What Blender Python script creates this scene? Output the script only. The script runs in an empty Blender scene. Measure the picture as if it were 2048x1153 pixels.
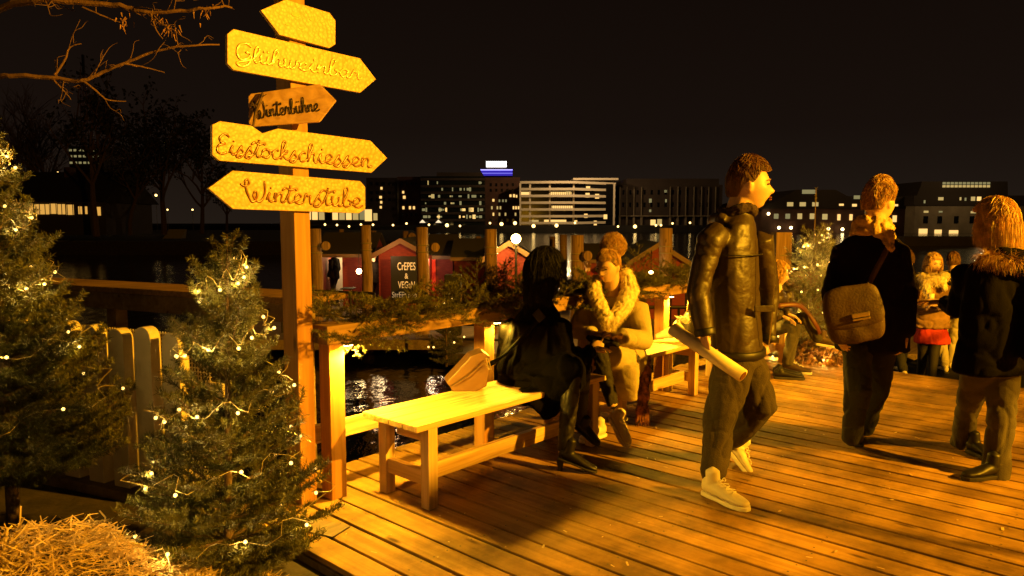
import bpy, bmesh, math, random
import numpy as np
from mathutils import Vector, Matrix, noise
from math import sin, cos, pi, radians
random.seed(7); RNG = np.random.default_rng(7)
S = bpy.context.scene; COL = S.collection
# ------------------------------------------------------------------ camera
F = 1450.0; PITCH = radians(5.2); CZ = 1.5
cam = bpy.data.objects.new('camera', bpy.data.cameras.new('camera')); COL.objects.link(cam)
cam.location = (0, 0, CZ); cam.rotation_euler = (pi/2 - PITCH, 0, 0)
cam.data.sensor_width = 36; cam.data.lens = 36*F/2048; cam.data.clip_end = 5000; cam.data.clip_start = .05
S.camera = cam
S.view_settings.view_transform = 'Standard'; S.view_settings.look = 'None'
S.view_settings.exposure = 0.0; S.view_settings.gamma = 1.0
S.cycles.use_denoising = True
S.cycles.max_bounces = 6
# ------------------------------------------------------------------ night sky
W = bpy.data.worlds.new('World'); S.world = W; W.use_nodes = True
nt = W.node_tree; bg = nt.nodes['Background']
tc = nt.nodes.new('ShaderNodeTexCoord'); sx = nt.nodes.new('ShaderNodeSeparateXYZ'); cr = nt.nodes.new('ShaderNodeValToRGB')
nt.links.new(tc.outputs['Generated'], sx.inputs[0]); nt.links.new(sx.outputs['Z'], cr.inputs[0]); nt.links.new(cr.outputs[0], bg.inputs[0])
e = cr.color_ramp.elements
e[0].position = 0.0; e[0].color = (.0150, .0098, .0066, 1)
e[1].position = .45; e[1].color = (.0036, .0017, .0010, 1)
m_ = e.new(.12); m_.color = (.0085, .0048, .0032, 1)
bg.inputs[1].default_value = 1.0
# ------------------------------------------------------------------ key light: the amber street lamp right of and behind the camera
AMBER = (1.0, .435, .012)
KEY = Vector((8.8, .3, 4.4))
def lamp(name, loc, energy, color, radius=.05, kind='POINT', target=None, cone=None, blend=.5):
    d = bpy.data.lights.new(name, kind); d.energy = energy; d.color = color
    if kind in ('POINT', 'SPOT'): d.shadow_soft_size = radius
    if kind == 'SPOT': d.spot_size = radians(cone); d.spot_blend = blend
    o = bpy.data.objects.new(name, d); COL.objects.link(o); o.location = loc
    if target is not None: o.rotation_euler = (Vector(target) - Vector(loc)).to_track_quat('-Z', 'Y').to_euler()
    return o
lamp('street_lamp_light', KEY, 13500, AMBER, .06)
# ------------------------------------------------------------------ coordinates
UA = math.atan2(.742, .671)
U = Vector((cos(UA), sin(UA), 0)); V = Vector((-sin(UA), cos(UA), 0))
def ray(px, py):
    dx, dy = (px - 1024)/F, -(py - 576.5)/F
    return Vector((dx, cos(PITCH) + sin(PITCH)*dy, -sin(PITCH) + cos(PITCH)*dy))
def A(px, py, Y):
    r = ray(px, py); t = Y/r.y; return Vector((r.x*t, Y, CZ + r.z*t))
def G(px, py, z=0.0):
    r = ray(px, py); t = (z - CZ)/r.z; return Vector((r.x*t, r.y*t, z))
def PV(px, py, v):
    r = ray(px, py); t = v/(r.dot(V)); return Vector((0, 0, CZ)) + r*t
def D(u, v, z=0.0): return U*u + V*v + Vector((0, 0, z))
# ------------------------------------------------------------------ scene tree helpers
def wloc(o):
    w = Vector((0, 0, 0))
    while o is not None: w = w + o.location; o = o.parent
    return w
def tag(o, label, cat, group=None, kind=None):
    if label: o['label'] = label
    if cat: o['category'] = cat
    if group: o['group'] = group
    if kind: o['kind'] = kind
    return o
def thing(name, loc, label, cat, group=None):
    o = bpy.data.objects.new(name, None); COL.objects.link(o); o.location = loc; o.empty_display_size = .1
    return tag(o, label, cat, group)
def link(name, me, m, parent=None, smooth=False):
    o = bpy.data.objects.new(name, me); COL.objects.link(o)
    if m is not None: me.materials.clear(); me.materials.append(m)
    if parent is not None:
        o.parent = parent; o.location = -wloc(parent)
    if smooth: me.polygons.foreach_set('use_smooth', [True]*len(me.polygons))
    return o
def mesh(name, verts, faces, m, parent=None, smooth=False, bevel=0):
    me = bpy.data.meshes.new(name); me.from_pydata([tuple(v) for v in verts], [], faces); me.update()
    o = link(name, me, m, parent, smooth)
    if bevel: fix_normals(me); b = o.modifiers.new('bevel', 'BEVEL'); b.width = bevel; b.segments = 2; b.limit_method = 'ANGLE'
    return o
def fix_normals(me):
    bm = bmesh.new(); bm.from_mesh(me); bmesh.ops.recalc_face_normals(bm, faces=bm.faces); bm.to_mesh(me); bm.free()
def struct(o): o['kind'] = 'structure'; return o
class MB:
    def __init__(s): s.v = []; s.f = []
    def add(s, vs, fs):
        n = len(s.v); s.v += [Vector(v) for v in vs]; s.f += [tuple(i + n for i in f) for f in fs]; return s
    def hexa(s, p):  # eight corners, bottom four then top four
        return s.add(p, [(0,3,2,1), (4,5,6,7), (0,1,5,4), (1,2,6,5), (2,3,7,6), (3,0,4,7)])
    def ub(s, u0, u1, v0, v1, z0, z1):
        return s.hexa([D(u0,v0,z0), D(u1,v0,z0), D(u1,v1,z0), D(u0,v1,z0), D(u0,v0,z1), D(u1,v0,z1), D(u1,v1,z1), D(u0,v1,z1)])
    def wb(s, x0, x1, y0, y1, z0, z1):
        return s.hexa([(x0,y0,z0), (x1,y0,z0), (x1,y1,z0), (x0,y1,z0), (x0,y0,z1), (x1,y0,z1), (x1,y1,z1), (x0,y1,z1)])
    def ob(s, c, ax, ay, az):  # centre + three half vectors
        c, ax, ay, az = map(Vector, (c, ax, ay, az))
        return s.hexa([c-ax-ay-az, c+ax-ay-az, c+ax+ay-az, c-ax+ay-az, c-ax-ay+az, c+ax-ay+az, c+ax+ay+az, c-ax+ay+az])
    def prism(s, pts, off):
        n = len(pts); off = Vector(off); pts = [Vector(p) for p in pts]
        return s.add(pts + [p + off for p in pts], [tuple(range(n))[::-1], tuple(range(n, 2*n))] + [(i, (i+1) % n, (i+1) % n + n, i + n) for i in range(n)])
    def loft(s, secs, n=14, cap=.45):
        base = len(s.v); m = len(secs)
        for c, a, b in secs:
            for k in range(n):
                t = 2*pi*k/n; s.v.append(Vector(c) + Vector(a)*cos(t) + Vector(b)*sin(t))
        for i in range(m - 1):
            for k in range(n):
                k2 = (k+1) % n; s.f.append((base+i*n+k, base+i*n+k2, base+(i+1)*n+k2, base+(i+1)*n+k))
        for e, i0 in ((0, 0), (1, m-1)):
            c = Vector(secs[i0][0]); nb = Vector(secs[1 if e == 0 else m-2][0]); d = (c - nb)
            d = d.normalized() if d.length > 1e-6 else Vector((0,0,1))
            r = min(Vector(secs[i0][1]).length, Vector(secs[i0][2]).length)
            s.v.append(c + d*r*cap); ci = len(s.v)-1
            for k in range(n):
                k2 = (k+1) % n
                s.f.append((ci, base+i0*n+k2, base+i0*n+k) if e == 0 else (ci, base+i0*n+k, base+i0*n+k2))
        return s
    def tube(s, pts, r, n=8, cap=.0, flat=None):
        pts = [Vector(p) for p in pts]; rs = r if isinstance(r, (list, tuple)) else [r]*len(pts)
        secs = []; ref = Vector(flat) if flat is not None else None; a = None
        for i, p in enumerate(pts):
            t = (pts[min(i+1, len(pts)-1)] - pts[max(i-1, 0)])
            t = t.normalized() if t.length > 1e-9 else Vector((0,0,1))
            if ref is not None:
                b = ref.normalized(); a = t.cross(b); a = a.normalized() if a.length > 1e-6 else Vector((1,0,0))
                secs.append((p, a*rs[i], b*rs[i]*.35)); continue
            if a is None: a = t.orthogonal().normalized()
            a = (a - t*a.dot(t)); a = a.normalized() if a.length > 1e-6 else t.orthogonal().normalized()
            secs.append((p, a*rs[i], t.cross(a)*rs[i]))
        return s.loft(secs, n, cap)
    def limb(s, *pr, n=14):  # (point, radius) pairs; rounded ends
        return s.tube([p for p, _ in pr], [r for _, r in pr], n, .7)
    def ball(s, c, a, b=None, d=None, n=14, m=9):
        c = Vector(c)
        if not hasattr(a, '__len__'): a, b, d = Vector((a,0,0)), Vector((0,a,0)), Vector((0,0,a))
        a, b, d = Vector(a), Vector(b), Vector(d); base = len(s.v)
        s.v.append(c - d)
        for i in range(1, m):
            ph = -pi/2 + pi*i/m
            for k in range(n): t = 2*pi*k/n; s.v.append(c + (a*cos(t) + b*sin(t))*cos(ph) + d*sin(ph))
        s.v.append(c + d); top = len(s.v)-1
        for k in range(n):
            k2 = (k+1) % n
            s.f.append((base, base+1+k2, base+1+k)); s.f.append((top, base+1+(m-2)*n+k, base+1+(m-2)*n+k2))
            for i in range(m-2): s.f.append((base+1+i*n+k, base+1+i*n+k2, base+1+(i+1)*n+k2, base+1+(i+1)*n+k))
        return s
    def pillow(s, c, X, Y, Z, e=.5, n=28, m=16, f=None):
        sp = lambda w: math.copysign(abs(w)**e, w); base = len(s.v); c = Vector(c)
        s.v.append(c - Z)
        for i in range(1, m):
            ph = -pi/2 + pi*i/m
            for k in range(n): t = 2*pi*k/n; x, y, z = sp(cos(ph))*sp(cos(t)), sp(cos(ph))*sp(sin(t)), sp(sin(ph)); s.v.append(c + X*x*(1-.10*max(0,z)) + Y*y*(1-.45*max(0,z)**2) + Z*z)
        s.v.append(c + Z); top = len(s.v)-1
        for k in range(n):
            k2 = (k+1) % n; s.f.append((base, base+1+k2, base+1+k)); s.f.append((top, base+1+(m-2)*n+k, base+1+(m-2)*n+k2))
            for i in range(m-2): s.f.append((base+1+i*n+k, base+1+i*n+k2, base+1+(i+1)*n+k2, base+1+(i+1)*n+k))
        return s
    def build(s, name, m, parent=None, smooth=False, bevel=0): return mesh(name, s.v, s.f, m, parent, smooth, bevel)
def catmull(P, k=6):
    P = [Vector(p) for p in P]; out = []
    for i in range(len(P)-1):
        p0, p1, p2, p3 = P[max(i-1,0)], P[i], P[i+1], P[min(i+2, len(P)-1)]
        for j in range(k):
            t = j/k; out.append(.5*((2*p1) + (p2-p0)*t + (2*p0-5*p1+4*p2-p3)*t*t + (3*p1-p0-3*p2+p3)*t**3))
    out.append(P[-1]); return out
def quads(name, pts, m, parent=None):
    """pts: (N,4,3) array -> one mesh of N quads"""
    n = len(pts); me = bpy.data.meshes.new(name)
    me.vertices.add(4*n); me.loops.add(4*n); me.polygons.add(n)
    me.vertices.foreach_set('co', np.ascontiguousarray(pts, dtype=np.float32).reshape(-1))
    me.loops.foreach_set('vertex_index', np.arange(4*n, dtype=np.int32))
    me.polygons.foreach_set('loop_start', np.arange(0, 4*n, 4, dtype=np.int32))
    try: me.polygons.foreach_set('loop_total', np.full(n, 4, dtype=np.int32))
    except Exception: pass
    me.update(calc_edges=True); me.validate()
    return link(name, me, m, parent)
def solid(name, mb, m, parent, voxel=.009, smooth=4, fold=0, fs=(7, 7, 2.5), seed=0, ridge=True):
    """one continuous closed surface grown round overlapping lofts, then creased"""
    me = bpy.data.meshes.new(name); me.from_pydata([tuple(v) for v in mb.v], [], mb.f); me.update(); fix_normals(me)
    t = bpy.data.objects.new('tmp', me); COL.objects.link(t)
    r = t.modifiers.new('r', 'REMESH'); r.mode = 'VOXEL'; r.voxel_size = voxel
    if smooth: q = t.modifiers.new('s', 'SMOOTH'); q.iterations = smooth; q.factor = .6
    bpy.context.view_layer.update()
    nm = bpy.data.meshes.new_from_object(t.evaluated_get(bpy.context.evaluated_depsgraph_get()))
    bpy.data.objects.remove(t); nm.name = name
    if fold:
        n = len(nm.vertices); co = np.empty(n*3); nm.vertices.foreach_get('co', co); co = co.reshape(-1, 3)
        no = np.empty(n*3); nm.vertices.foreach_get('normal', no); no = no.reshape(-1, 3)
        off = Vector((seed*3.1, seed*1.7, seed*.9)); dd = np.empty(n)
        for i in range(n):
            c = co[i]; wv = noise.noise(Vector((c[0]*3, c[1]*3, c[2]*3)) + off)*.5
            q = noise.noise(Vector((c[0]*fs[0]+wv, c[1]*fs[1]+wv, c[2]*fs[2]+wv*1.5)) + off)
            q2 = noise.noise(Vector((c[0]*fs[0]*2.3, c[1]*fs[1]*2.3, c[2]*fs[2]*2.3+wv)) + off)
            dd[i] = (.35 - 1.25*(1-min(1, abs(q)*3.2))**1.6 - .45*(1-min(1, abs(q2)*3.5))**2 + wv*.4) if ridge else q*.75 + q2*.35
        co += no*(dd*fold)[:, None]; nm.vertices.foreach_set('co', co.reshape(-1)); nm.update()
    return link(name, nm, m, parent, True)
# ------------------------------------------------------------------ materials
def nodes(name):
    m = bpy.data.materials.new(name); m.use_nodes = True; t = m.node_tree; return m, t, t.nodes['Principled BSDF']
def mat(name, col, rough=.6, spec=.5, metal=0, bump=0, bscale=60, vary=0, vscale=8, emit=None, estr=0, stretch=(1,1,1), detail=6, sheen=0):
    m, t, p = nodes(name); N = t.nodes.new; L = t.links.new
    p.inputs['Base Color'].default_value = (*col, 1); p.inputs['Roughness'].default_value = rough
    p.inputs['Metallic'].default_value = metal; p.inputs['Specular IOR Level'].default_value = spec
    if sheen: p.inputs['Sheen Weight'].default_value = sheen
    if emit: p.inputs['Emission Color'].default_value = (*emit, 1); p.inputs['Emission Strength'].default_value = estr
    if bump or vary:
        c = N('ShaderNodeTexCoord'); mp = N('ShaderNodeMapping'); mp.inputs['Scale'].default_value = stretch; L(c.outputs['Object'], mp.inputs[0])
    if vary:
        n1 = N('ShaderNodeTexNoise'); n1.inputs['Scale'].default_value = vscale; n1.inputs['Detail'].default_value = detail; L(mp.outputs[0], n1.inputs['Vector'])
        r = N('ShaderNodeValToRGB'); r.color_ramp.elements[0].position = .3; r.color_ramp.elements[1].position = .7
        r.color_ramp.elements[0].color = (*[x*(1-vary) for x in col], 1); r.color_ramp.elements[1].color = (*[min(1, x*(1+vary)) for x in col], 1)
        L(n1.outputs[0], r.inputs[0]); L(r.outputs[0], p.inputs['Base Color'])
    if bump:
        n2 = N('ShaderNodeTexNoise'); n2.inputs['Scale'].default_value = bscale; n2.inputs['Detail'].default_value = 5; L(mp.outputs[0], n2.inputs['Vector'])
        b = N('ShaderNodeBump'); b.inputs['Strength'].default_value = bump; b.inputs['Distance'].default_value = .01; L(n2.outputs[0], b.inputs['Height']); L(b.outputs[0], p.inputs['Normal'])
    return m
def wood(name, dark, light, axis='u', rough=.55, knots=True, tone=False, bump=.25, across=38, along=1.6, stain=0, spec=.4):
    m, t, p = nodes(name); N = t.nodes.new; L = t.links.new
    c = N('ShaderNodeTexCoord'); mr = N('ShaderNodeMapping'); mr.inputs['Rotation'].default_value = (0, 0, -UA); L(c.outputs['Object'], mr.inputs[0])
    mp = N('ShaderNodeMapping'); sc = {'u': (along, across, across), 'v': (across, along, across), 'z': (across, across, along)}[axis]
    mp.inputs['Scale'].default_value = sc; L(mr.outputs[0], mp.inputs[0])
    n = N('ShaderNodeTexNoise'); n.inputs['Scale'].default_value = 1; n.inputs['Detail'].default_value = 7; n.inputs['Distortion'].default_value = .6; L(mp.outputs[0], n.inputs['Vector'])
    r = N('ShaderNodeValToRGB'); r.color_ramp.elements[0].position = .32; r.color_ramp.elements[0].color = (*dark, 1); r.color_ramp.elements[1].position = .66; r.color_ramp.elements[1].color = (*light, 1)
    L(n.outputs[0], r.inputs[0]); out = r.outputs[0]
    if knots:
        mk = N('ShaderNodeMapping'); mk.inputs['Scale'].default_value = {'u': (2, 7, 7), 'v': (7, 2, 7), 'z': (7, 7, 2)}[axis]; L(mr.outputs[0], mk.inputs[0])
        vo = N('ShaderNodeTexVoronoi'); vo.inputs['Scale'].default_value = 1; L(mk.outputs[0], vo.inputs['Vector'])
        kr = N('ShaderNodeValToRGB'); kr.color_ramp.elements[0].position = .05; kr.color_ramp.elements[0].color = (.25,.2,.15,1); kr.color_ramp.elements[1].position = .13; kr.color_ramp.elements[1].color = (1,1,1,1)
        L(vo.outputs['Distance'], kr.inputs[0]); mx = N('ShaderNodeMix'); mx.data_type = 'RGBA'; mx.blend_type = 'MULTIPLY'; mx.inputs[0].default_value = 1
        L(out, mx.inputs[6]); L(kr.outputs[0], mx.inputs[7]); out = mx.outputs[2]
    if stain:
        ns = N('ShaderNodeTexNoise'); ns.inputs['Scale'].default_value = 2.1; ns.inputs['Detail'].default_value = 8; ns.inputs['Roughness'].default_value = .65; L(mr.outputs[0], ns.inputs['Vector'])
        sr = N('ShaderNodeValToRGB'); sr.color_ramp.elements[0].position = .36; sr.color_ramp.elements[0].color = (1-stain,)*3 + (1,); sr.color_ramp.elements[1].position = .6; sr.color_ramp.elements[1].color = (1,1,1,1)
        L(ns.outputs[0], sr.inputs[0]); mx = N('ShaderNodeMix'); mx.data_type = 'RGBA'; mx.blend_type = 'MULTIPLY'; mx.inputs[0].default_value = 1
        L(out, mx.inputs[6]); L(sr.outputs[0], mx.inputs[7]); out = mx.outputs[2]
        mrr = N('ShaderNodeMapRange'); mrr.inputs[3].default_value = rough-.12; mrr.inputs[4].default_value = rough+.12; L(ns.outputs[0], mrr.inputs[0]); L(mrr.outputs[0], p.inputs['Roughness'])
    if tone:
        at = N('ShaderNodeAttribute'); at.attribute_name = 'tone'; mx = N('ShaderNodeMix'); mx.data_type = 'RGBA'; mx.blend_type = 'MULTIPLY'; mx.inputs[0].default_value = 1
        L(out, mx.inputs[6]); L(at.outputs['Color'], mx.inputs[7]); out = mx.outputs[2]
    L(out, p.inputs['Base Color'])
    if not stain: p.inputs['Roughness'].default_value = rough
    p.inputs['Specular IOR Level'].default_value = spec
    b = N('ShaderNodeBump'); b.inputs['Strength'].default_value = bump; b.inputs['Distance'].default_value = .004; L(n.outputs[0], b.inputs['Height']); L(b.outputs[0], p.inputs['Normal'])
    return m
def glow(name, col, s, sample=True):
    m, t, p = nodes(name); p.inputs['Base Color'].default_value = (.02,.02,.02,1)
    p.inputs['Emission Color'].default_value = (*col, 1); p.inputs['Emission Strength'].default_value = s
    m.cycles.emission_sampling = 'AUTO' if sample else 'NONE'
    return m
M = {}
M['deck'] = wood('deck_boards', (.34,.185,.038), (.50,.295,.072), 'v', .72, True, True, .35, 26, .8, .62, spec=.22)
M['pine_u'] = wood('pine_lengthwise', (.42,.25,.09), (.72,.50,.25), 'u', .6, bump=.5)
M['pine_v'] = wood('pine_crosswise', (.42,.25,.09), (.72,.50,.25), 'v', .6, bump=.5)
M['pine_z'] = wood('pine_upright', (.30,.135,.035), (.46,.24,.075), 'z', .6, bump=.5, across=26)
M['rail_wood'] = wood('rail_timber', (.20,.11,.045), (.36,.21,.09), 'u', .7, stain=.4)
M['dark_rail'] = wood('weathered_beam', (.13,.085,.045), (.25,.17,.09), 'u', .65, across=20, stain=.3)
M['pile'] = wood('mooring_pile_wood', (.15,.085,.04), (.34,.20,.10), 'z', .8, bump=.8, across=22)
M['bark'] = mat('bark', (.10,.06,.035), .9, bump=.8, bscale=50, vary=.3)
M['pale_bark'] = mat('pale_twig_bark', (.16,.085,.04), .85, bump=.5, bscale=60, vary=.3)
M['needle'] = mat('fir_needles', (.056,.056,.008), .5, vary=.6, vscale=5)
M['needle_back'] = mat('fir_needles_dry', (.16,.15,.045), .6, vary=.5, vscale=4)
M['straw'] = mat('straw', (.55,.38,.15), .6, vary=.35, vscale=30)
M['soil'] = mat('soil', (.035,.024,.015), .95, bump=.9, bscale=18, vary=.5, vscale=6)
M['paving'] = mat('stone_paving', (.10,.075,.05), .8, bump=.4, bscale=12, vary=.3)
M['skin'] = mat('skin', (.62,.40,.27), .48, bump=.1, bscale=120)
M['black_cloth'] = mat('black_wool', (.0025,.0018,.0014), .95, bump=.3, bscale=160, spec=.08)
M['navy_cloth'] = mat('dark_wool', (.008,.0052,.0036), .95, bump=.4, bscale=140, spec=.12)
M['leather'] = mat('black_leather', (.032,.019,.008), .48, bump=.35, bscale=30, stretch=(1,1,1.5))
M['red_jacket'] = mat('red_jacket_cloth', (.30,.015,.03), .8)
M['boot'] = mat('boot_leather', (.006,.004,.003), .5, bump=.2, bscale=30)
M['tan_leather'] = mat('tan_leather', (.13,.066,.026), .42, bump=.2, bscale=40, vary=.1)
M['brown_leather'] = mat('brown_canvas', (.055,.029,.012), .65, bump=.3, bscale=80, vary=.2)
M['beige_wool'] = mat('beige_wool', (.44,.36,.20), .95, bump=.5, bscale=180, vary=.12, vscale=5, )
M['cream_fur'] = mat('cream_fur', (.66,.55,.34), .8, vary=.2, vscale=40)
M['jeans'] = mat('denim', (.012,.011,.010), .9, bump=.5, bscale=170, vary=.25, vscale=4)
M['jeans_grey'] = mat('faded_denim', (.06,.05,.038), .9, bump=.4, bscale=170, vary=.45, vscale=4)
M['chino'] = mat('dark_trousers', (.032,.021,.010), .9, bump=.4, bscale=130, vary=.35, vscale=4)
M['black_trouser'] = mat('black_trousers', (.009,.006,.005), .8, bump=.3, bscale=100)
M['sneaker'] = mat('sneaker_fabric', (.66,.56,.42), .6, bump=.15, bscale=70)
M['sole'] = mat('sneaker_sole', (.75,.68,.58), .6)
M['dark_sole'] = mat('dark_sole', (.03,.025,.02), .7)
M['lace'] = mat('laces', (.75,.7,.6), .7)
M['hair_blond'] = mat('blond_hair', (.62,.40,.15), .42, vary=.35, vscale=30)
M['hair_brown'] = mat('brown_hair', (.20,.10,.035), .45, vary=.4, vscale=30)
M['hair_fair'] = mat('fair_hair', (.46,.27,.10), .45, vary=.5, vscale=35)
M['hair_black'] = mat('black_hair', (.004,.003,.0025), .6, spec=.2)
M['scarf_tan'] = mat('tan_scarf', (.50,.33,.14), .9, bump=.6, bscale=60, vary=.4, vscale=20)
M['scarf_dark'] = mat('dark_scarf', (.03,.015,.02), .9, bump=.5, bscale=80)
M['red_cloth'] = mat('red_skirt', (.55,.03,.02), .75, bump=.3, bscale=40)
M['brown_coat'] = mat('brown_coat', (.22,.12,.045), .85, bump=.4, bscale=60, vary=.3)
M['paper'] = mat('rolled_paper', (.78,.68,.5), .6, vary=.15, vscale=12)
M['eye'] = mat('eye_dark', (.03,.02,.015), .2)
M['lip'] = mat('lips', (.35,.12,.08), .5)
M['metal'] = mat('dark_metal', (.03,.025,.02), .4, metal=.6)
M['brass'] = mat('brass_buckle', (.6,.5,.3), .3, metal=.9)
M['picket'] = mat('cream_paint', (.66,.56,.40), .6, bump=.2, bscale=40, vary=.1)
M['mesh_white'] = mat('lattice_plastic', (.65,.58,.45), .5)
M['hut_red'] = mat('red_boards', (.20,.017,.008), .7, vary=.3, vscale=6, stretch=(1,1,8))
M['hut_roof'] = mat('roof_felt', (.028,.02,.014), .9, bump=.3, bscale=20)
M['hut_trim'] = mat('hut_trim', (.16,.08,.03), .6)
M['chalk'] = mat('blackboard', (.012,.011,.010), .7)
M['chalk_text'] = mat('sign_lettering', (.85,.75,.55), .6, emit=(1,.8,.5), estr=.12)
M['wire'] = mat('clear_wire', (.28,.22,.1), .35)
M['bulb'] = glow('fairy_light', (1,.60,.13), 4.2)
M['winamber'] = glow('amber_window', (1,.50,.09), .75, False)
M['lampglass'] = glow('lamp_glass', (1,.66,.25), 60)
M['pier_metal'] = M['metal']
# ================================================================== SETTING: ground, water, deck
WZ = -1.5
m, t, p = nodes('river_water'); N = t.nodes.new; L = t.links.new
p.inputs['Base Color'].default_value = (.0035, .004, .004, 1); p.inputs['Roughness'].default_value = .09; p.inputs['IOR'].default_value = 1.33
c = N('ShaderNodeTexCoord'); mp = N('ShaderNodeMapping'); mp.inputs['Scale'].default_value = (1.0, .55, 1); L(c.outputs['Object'], mp.inputs[0])
n1 = N('ShaderNodeTexNoise'); n1.inputs['Scale'].default_value = 1.6; n1.inputs['Detail'].default_value = 5; n1.inputs['Roughness'].default_value = .55; L(mp.outputs[0], n1.inputs['Vector'])
b = N('ShaderNodeBump'); b.inputs['Strength'].default_value = .6; b.inputs['Distance'].default_value = .08; L(n1.outputs[0], b.inputs['Height']); L(b.outputs[0], p.inputs['Normal'])
M['water'] = m
struct(mesh('water', [(-900, 3, WZ), (900, 3, WZ), (900, 900, WZ), (-900, 900, WZ)], [(0,1,2,3)], M['water']))
# land on the left and under the camera
gp = [(-30, -20, -.05), (30, -20, -.05), (30, -6, -.05)] + [tuple(D(1.70, -6, -.05)), tuple(D(1.70, 3.9, -.05)), (-2.0, 4.42, -.05), (-4.2, 5.05, -.05), (-30, 12, -.05)]
g = MB(); g.prism(gp, (0, 0, -1.6)); struct(g.build('ground', M['soil']))
# deck planks: one sheet of separate boards with dark gaps
U0, U1, V0, V1, PW = 1.743, 7.92, -7.0, 3.75, .155
dk = MB(); tones = []; k = 0; u = U0
while u < U1 - .02:
    u2 = min(u + PW, U1); j = random.uniform(-.0015, .0015)
    splits = [V0] + sorted(([V0 + 5.1 + 1.5*random.random()] if random.random() < .25 else [])) + [V1 + random.uniform(-.01, .012)]
    for a, b_ in zip(splits[:-1], splits[1:]):
        nz = 12; z1 = j + random.uniform(-.001, .001); tn = random.uniform(.72, 1.12)
        dk.hexa([D(u+.0085, a+.002, -.03), D(u2-.0085, a+.002, -.03), D(u2-.0085, b_-.002, -.03), D(u+.0085, b_-.002, -.03), D(u+.0085, a+.002, z1), D(u2-.0085, a+.002, z1), D(u2-.0085, b_-.002, z1), D(u+.0085, b_-.002, z1)])
        tones += [tn]*6
    u = u2
deck = struct(dk.build('deck', M['deck']))
ca = deck.data.color_attributes.new('tone', 'FLOAT_COLOR', 'CORNER')
arr = np.ones((len(deck.data.loops), 4), dtype=np.float32); tn = np.repeat(np.array(tones, dtype=np.float32), 4); arr[:, 0] = tn; arr[:, 1] = tn*.985; arr[:, 2] = tn*.95
ca.data.foreach_set('color', arr.reshape(-1)); fix_m = deck.modifiers.new('bevel', 'BEVEL'); fix_m.width = .004; fix_m.segments = 2
sb = MB()
for v in (3.55, 2.2, .9, -.5): sb.ub(U0+.01, U1-.02, v-.02, v+.02, -.24, -.05)
sb.ub(U0+.002, U0+.05, V0, V1-.03, -.24, -.034); sb.ub(U1-.06, U1-.004, V0, V1-.03, -.26, -.034)
struct(sb.build('deck_joists', M['dark_rail']))
# deck posts into the water
# lower landing beyond the deck end
lo = MB(); lo.ub(U1+.35, 14.5, -9, 2.7, -.75, -.55); struct(lo.build('landing', M['deck']))
st = MB(); st.ub(U1+.004, U1+.36, -6, 2.2, -.33, -.285); st.ub(U1+.02, U1+.06, -6, 2.2, -.60, -.335); struct(st.build('step', M['deck']))
sc_ = []
for k_ in range(int((U1-U0)/PW)+1):
    for v_ in np.arange(-2.6, 3.7, .62):
        for du in (.035, .12):
            u_ = U0 + k_*PW + du
            if u_ < U1-.03: q = D(u_, v_ + random.uniform(-.012,.012), .0032); sc_.append([q-U*.004-V*.004, q+U*.004-V*.004, q+U*.004+V*.004, q-U*.004+V*.004])
quads('screw_heads', np.array([[tuple(p) for p in q] for q in sc_]), M['boot'], deck)
fk = []
for _ in range(260):
    q = D(random.uniform(U0+.1, U1-.2), random.uniform(-1.5, 3.0), .005); a = random.uniform(0,6.28); e1 = Vector((cos(a), sin(a), .12))*random.uniform(.004,.016); e2 = Vector((-sin(a), cos(a), 0))*random.uniform(.002,.006); fk.append([q-e1-e2, q+e1-e2, q+e1+e2, q-e1+e2])
tag(quads('litter', np.array([[tuple(p) for p in q] for q in fk]), M['straw']), 'stray bits of straw scattered over the deck boards', 'litter', kind='stuff')
# planter strip with dead leaves next to the deck end (holds the small fir)
# ================================================================== RAILING along the water
rl = thing('wooden_railing', D(2.2, 3.31, 0), 'square timber railing along the water behind the benches, draped in fir', 'railing')
for up in (2.21, 3.385, 4.52, 5.65, 6.8, 7.86):
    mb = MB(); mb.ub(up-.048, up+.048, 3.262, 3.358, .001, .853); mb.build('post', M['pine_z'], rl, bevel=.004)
MB().ub(2.135, 7.93, 3.235, 3.405, .855, .955).build('top_rail', M['rail_wood'], rl, bevel=.006)
MB().ub(2.135, 7.90, 3.36, 3.40, .30, .40).build('lower_rail', M['pine_u'], rl, bevel=.004)
for i, up in enumerate((2.21, 3.385, 4.52, 5.65, 6.8)):
    q = D(up+.075, 3.25, .826)
    L0 = thing('rail_lamp', q, ['small downlight under the rail at the post nearest the signpost', 'small downlight under the rail behind the woman in black', 'small downlight under the rail behind the woman in the beige coat', 'small downlight under the rail at the post beyond the second bench', 'small downlight under the rail hidden behind the walking man'][i], 'lamp', 'downlights under the railing')
    mb = MB(); mb.ub(up+.050, up+.10, 3.245, 3.29, .838, .853); mb.build('housing', M['metal'], L0)
    mb = MB(); mb.ub(up+.054, up+.096, 3.249, 3.286, .832, .8365); mb.build('glass', glow('downlight_glass', (1, .62, .18), 30, False) if i == 0 else M_dl, L0)
    if i == 0: M_dl = bpy.data.materials['downlight_glass']
    lamp('rail_downlight', D(up+.082, 3.222, .822), 180 if i == 0 else (38 if i == 1 else 85), (1.0, .54, .03), .03, 'SPOT', D(up+.11, 3.12, 0), 168, .12)
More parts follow.
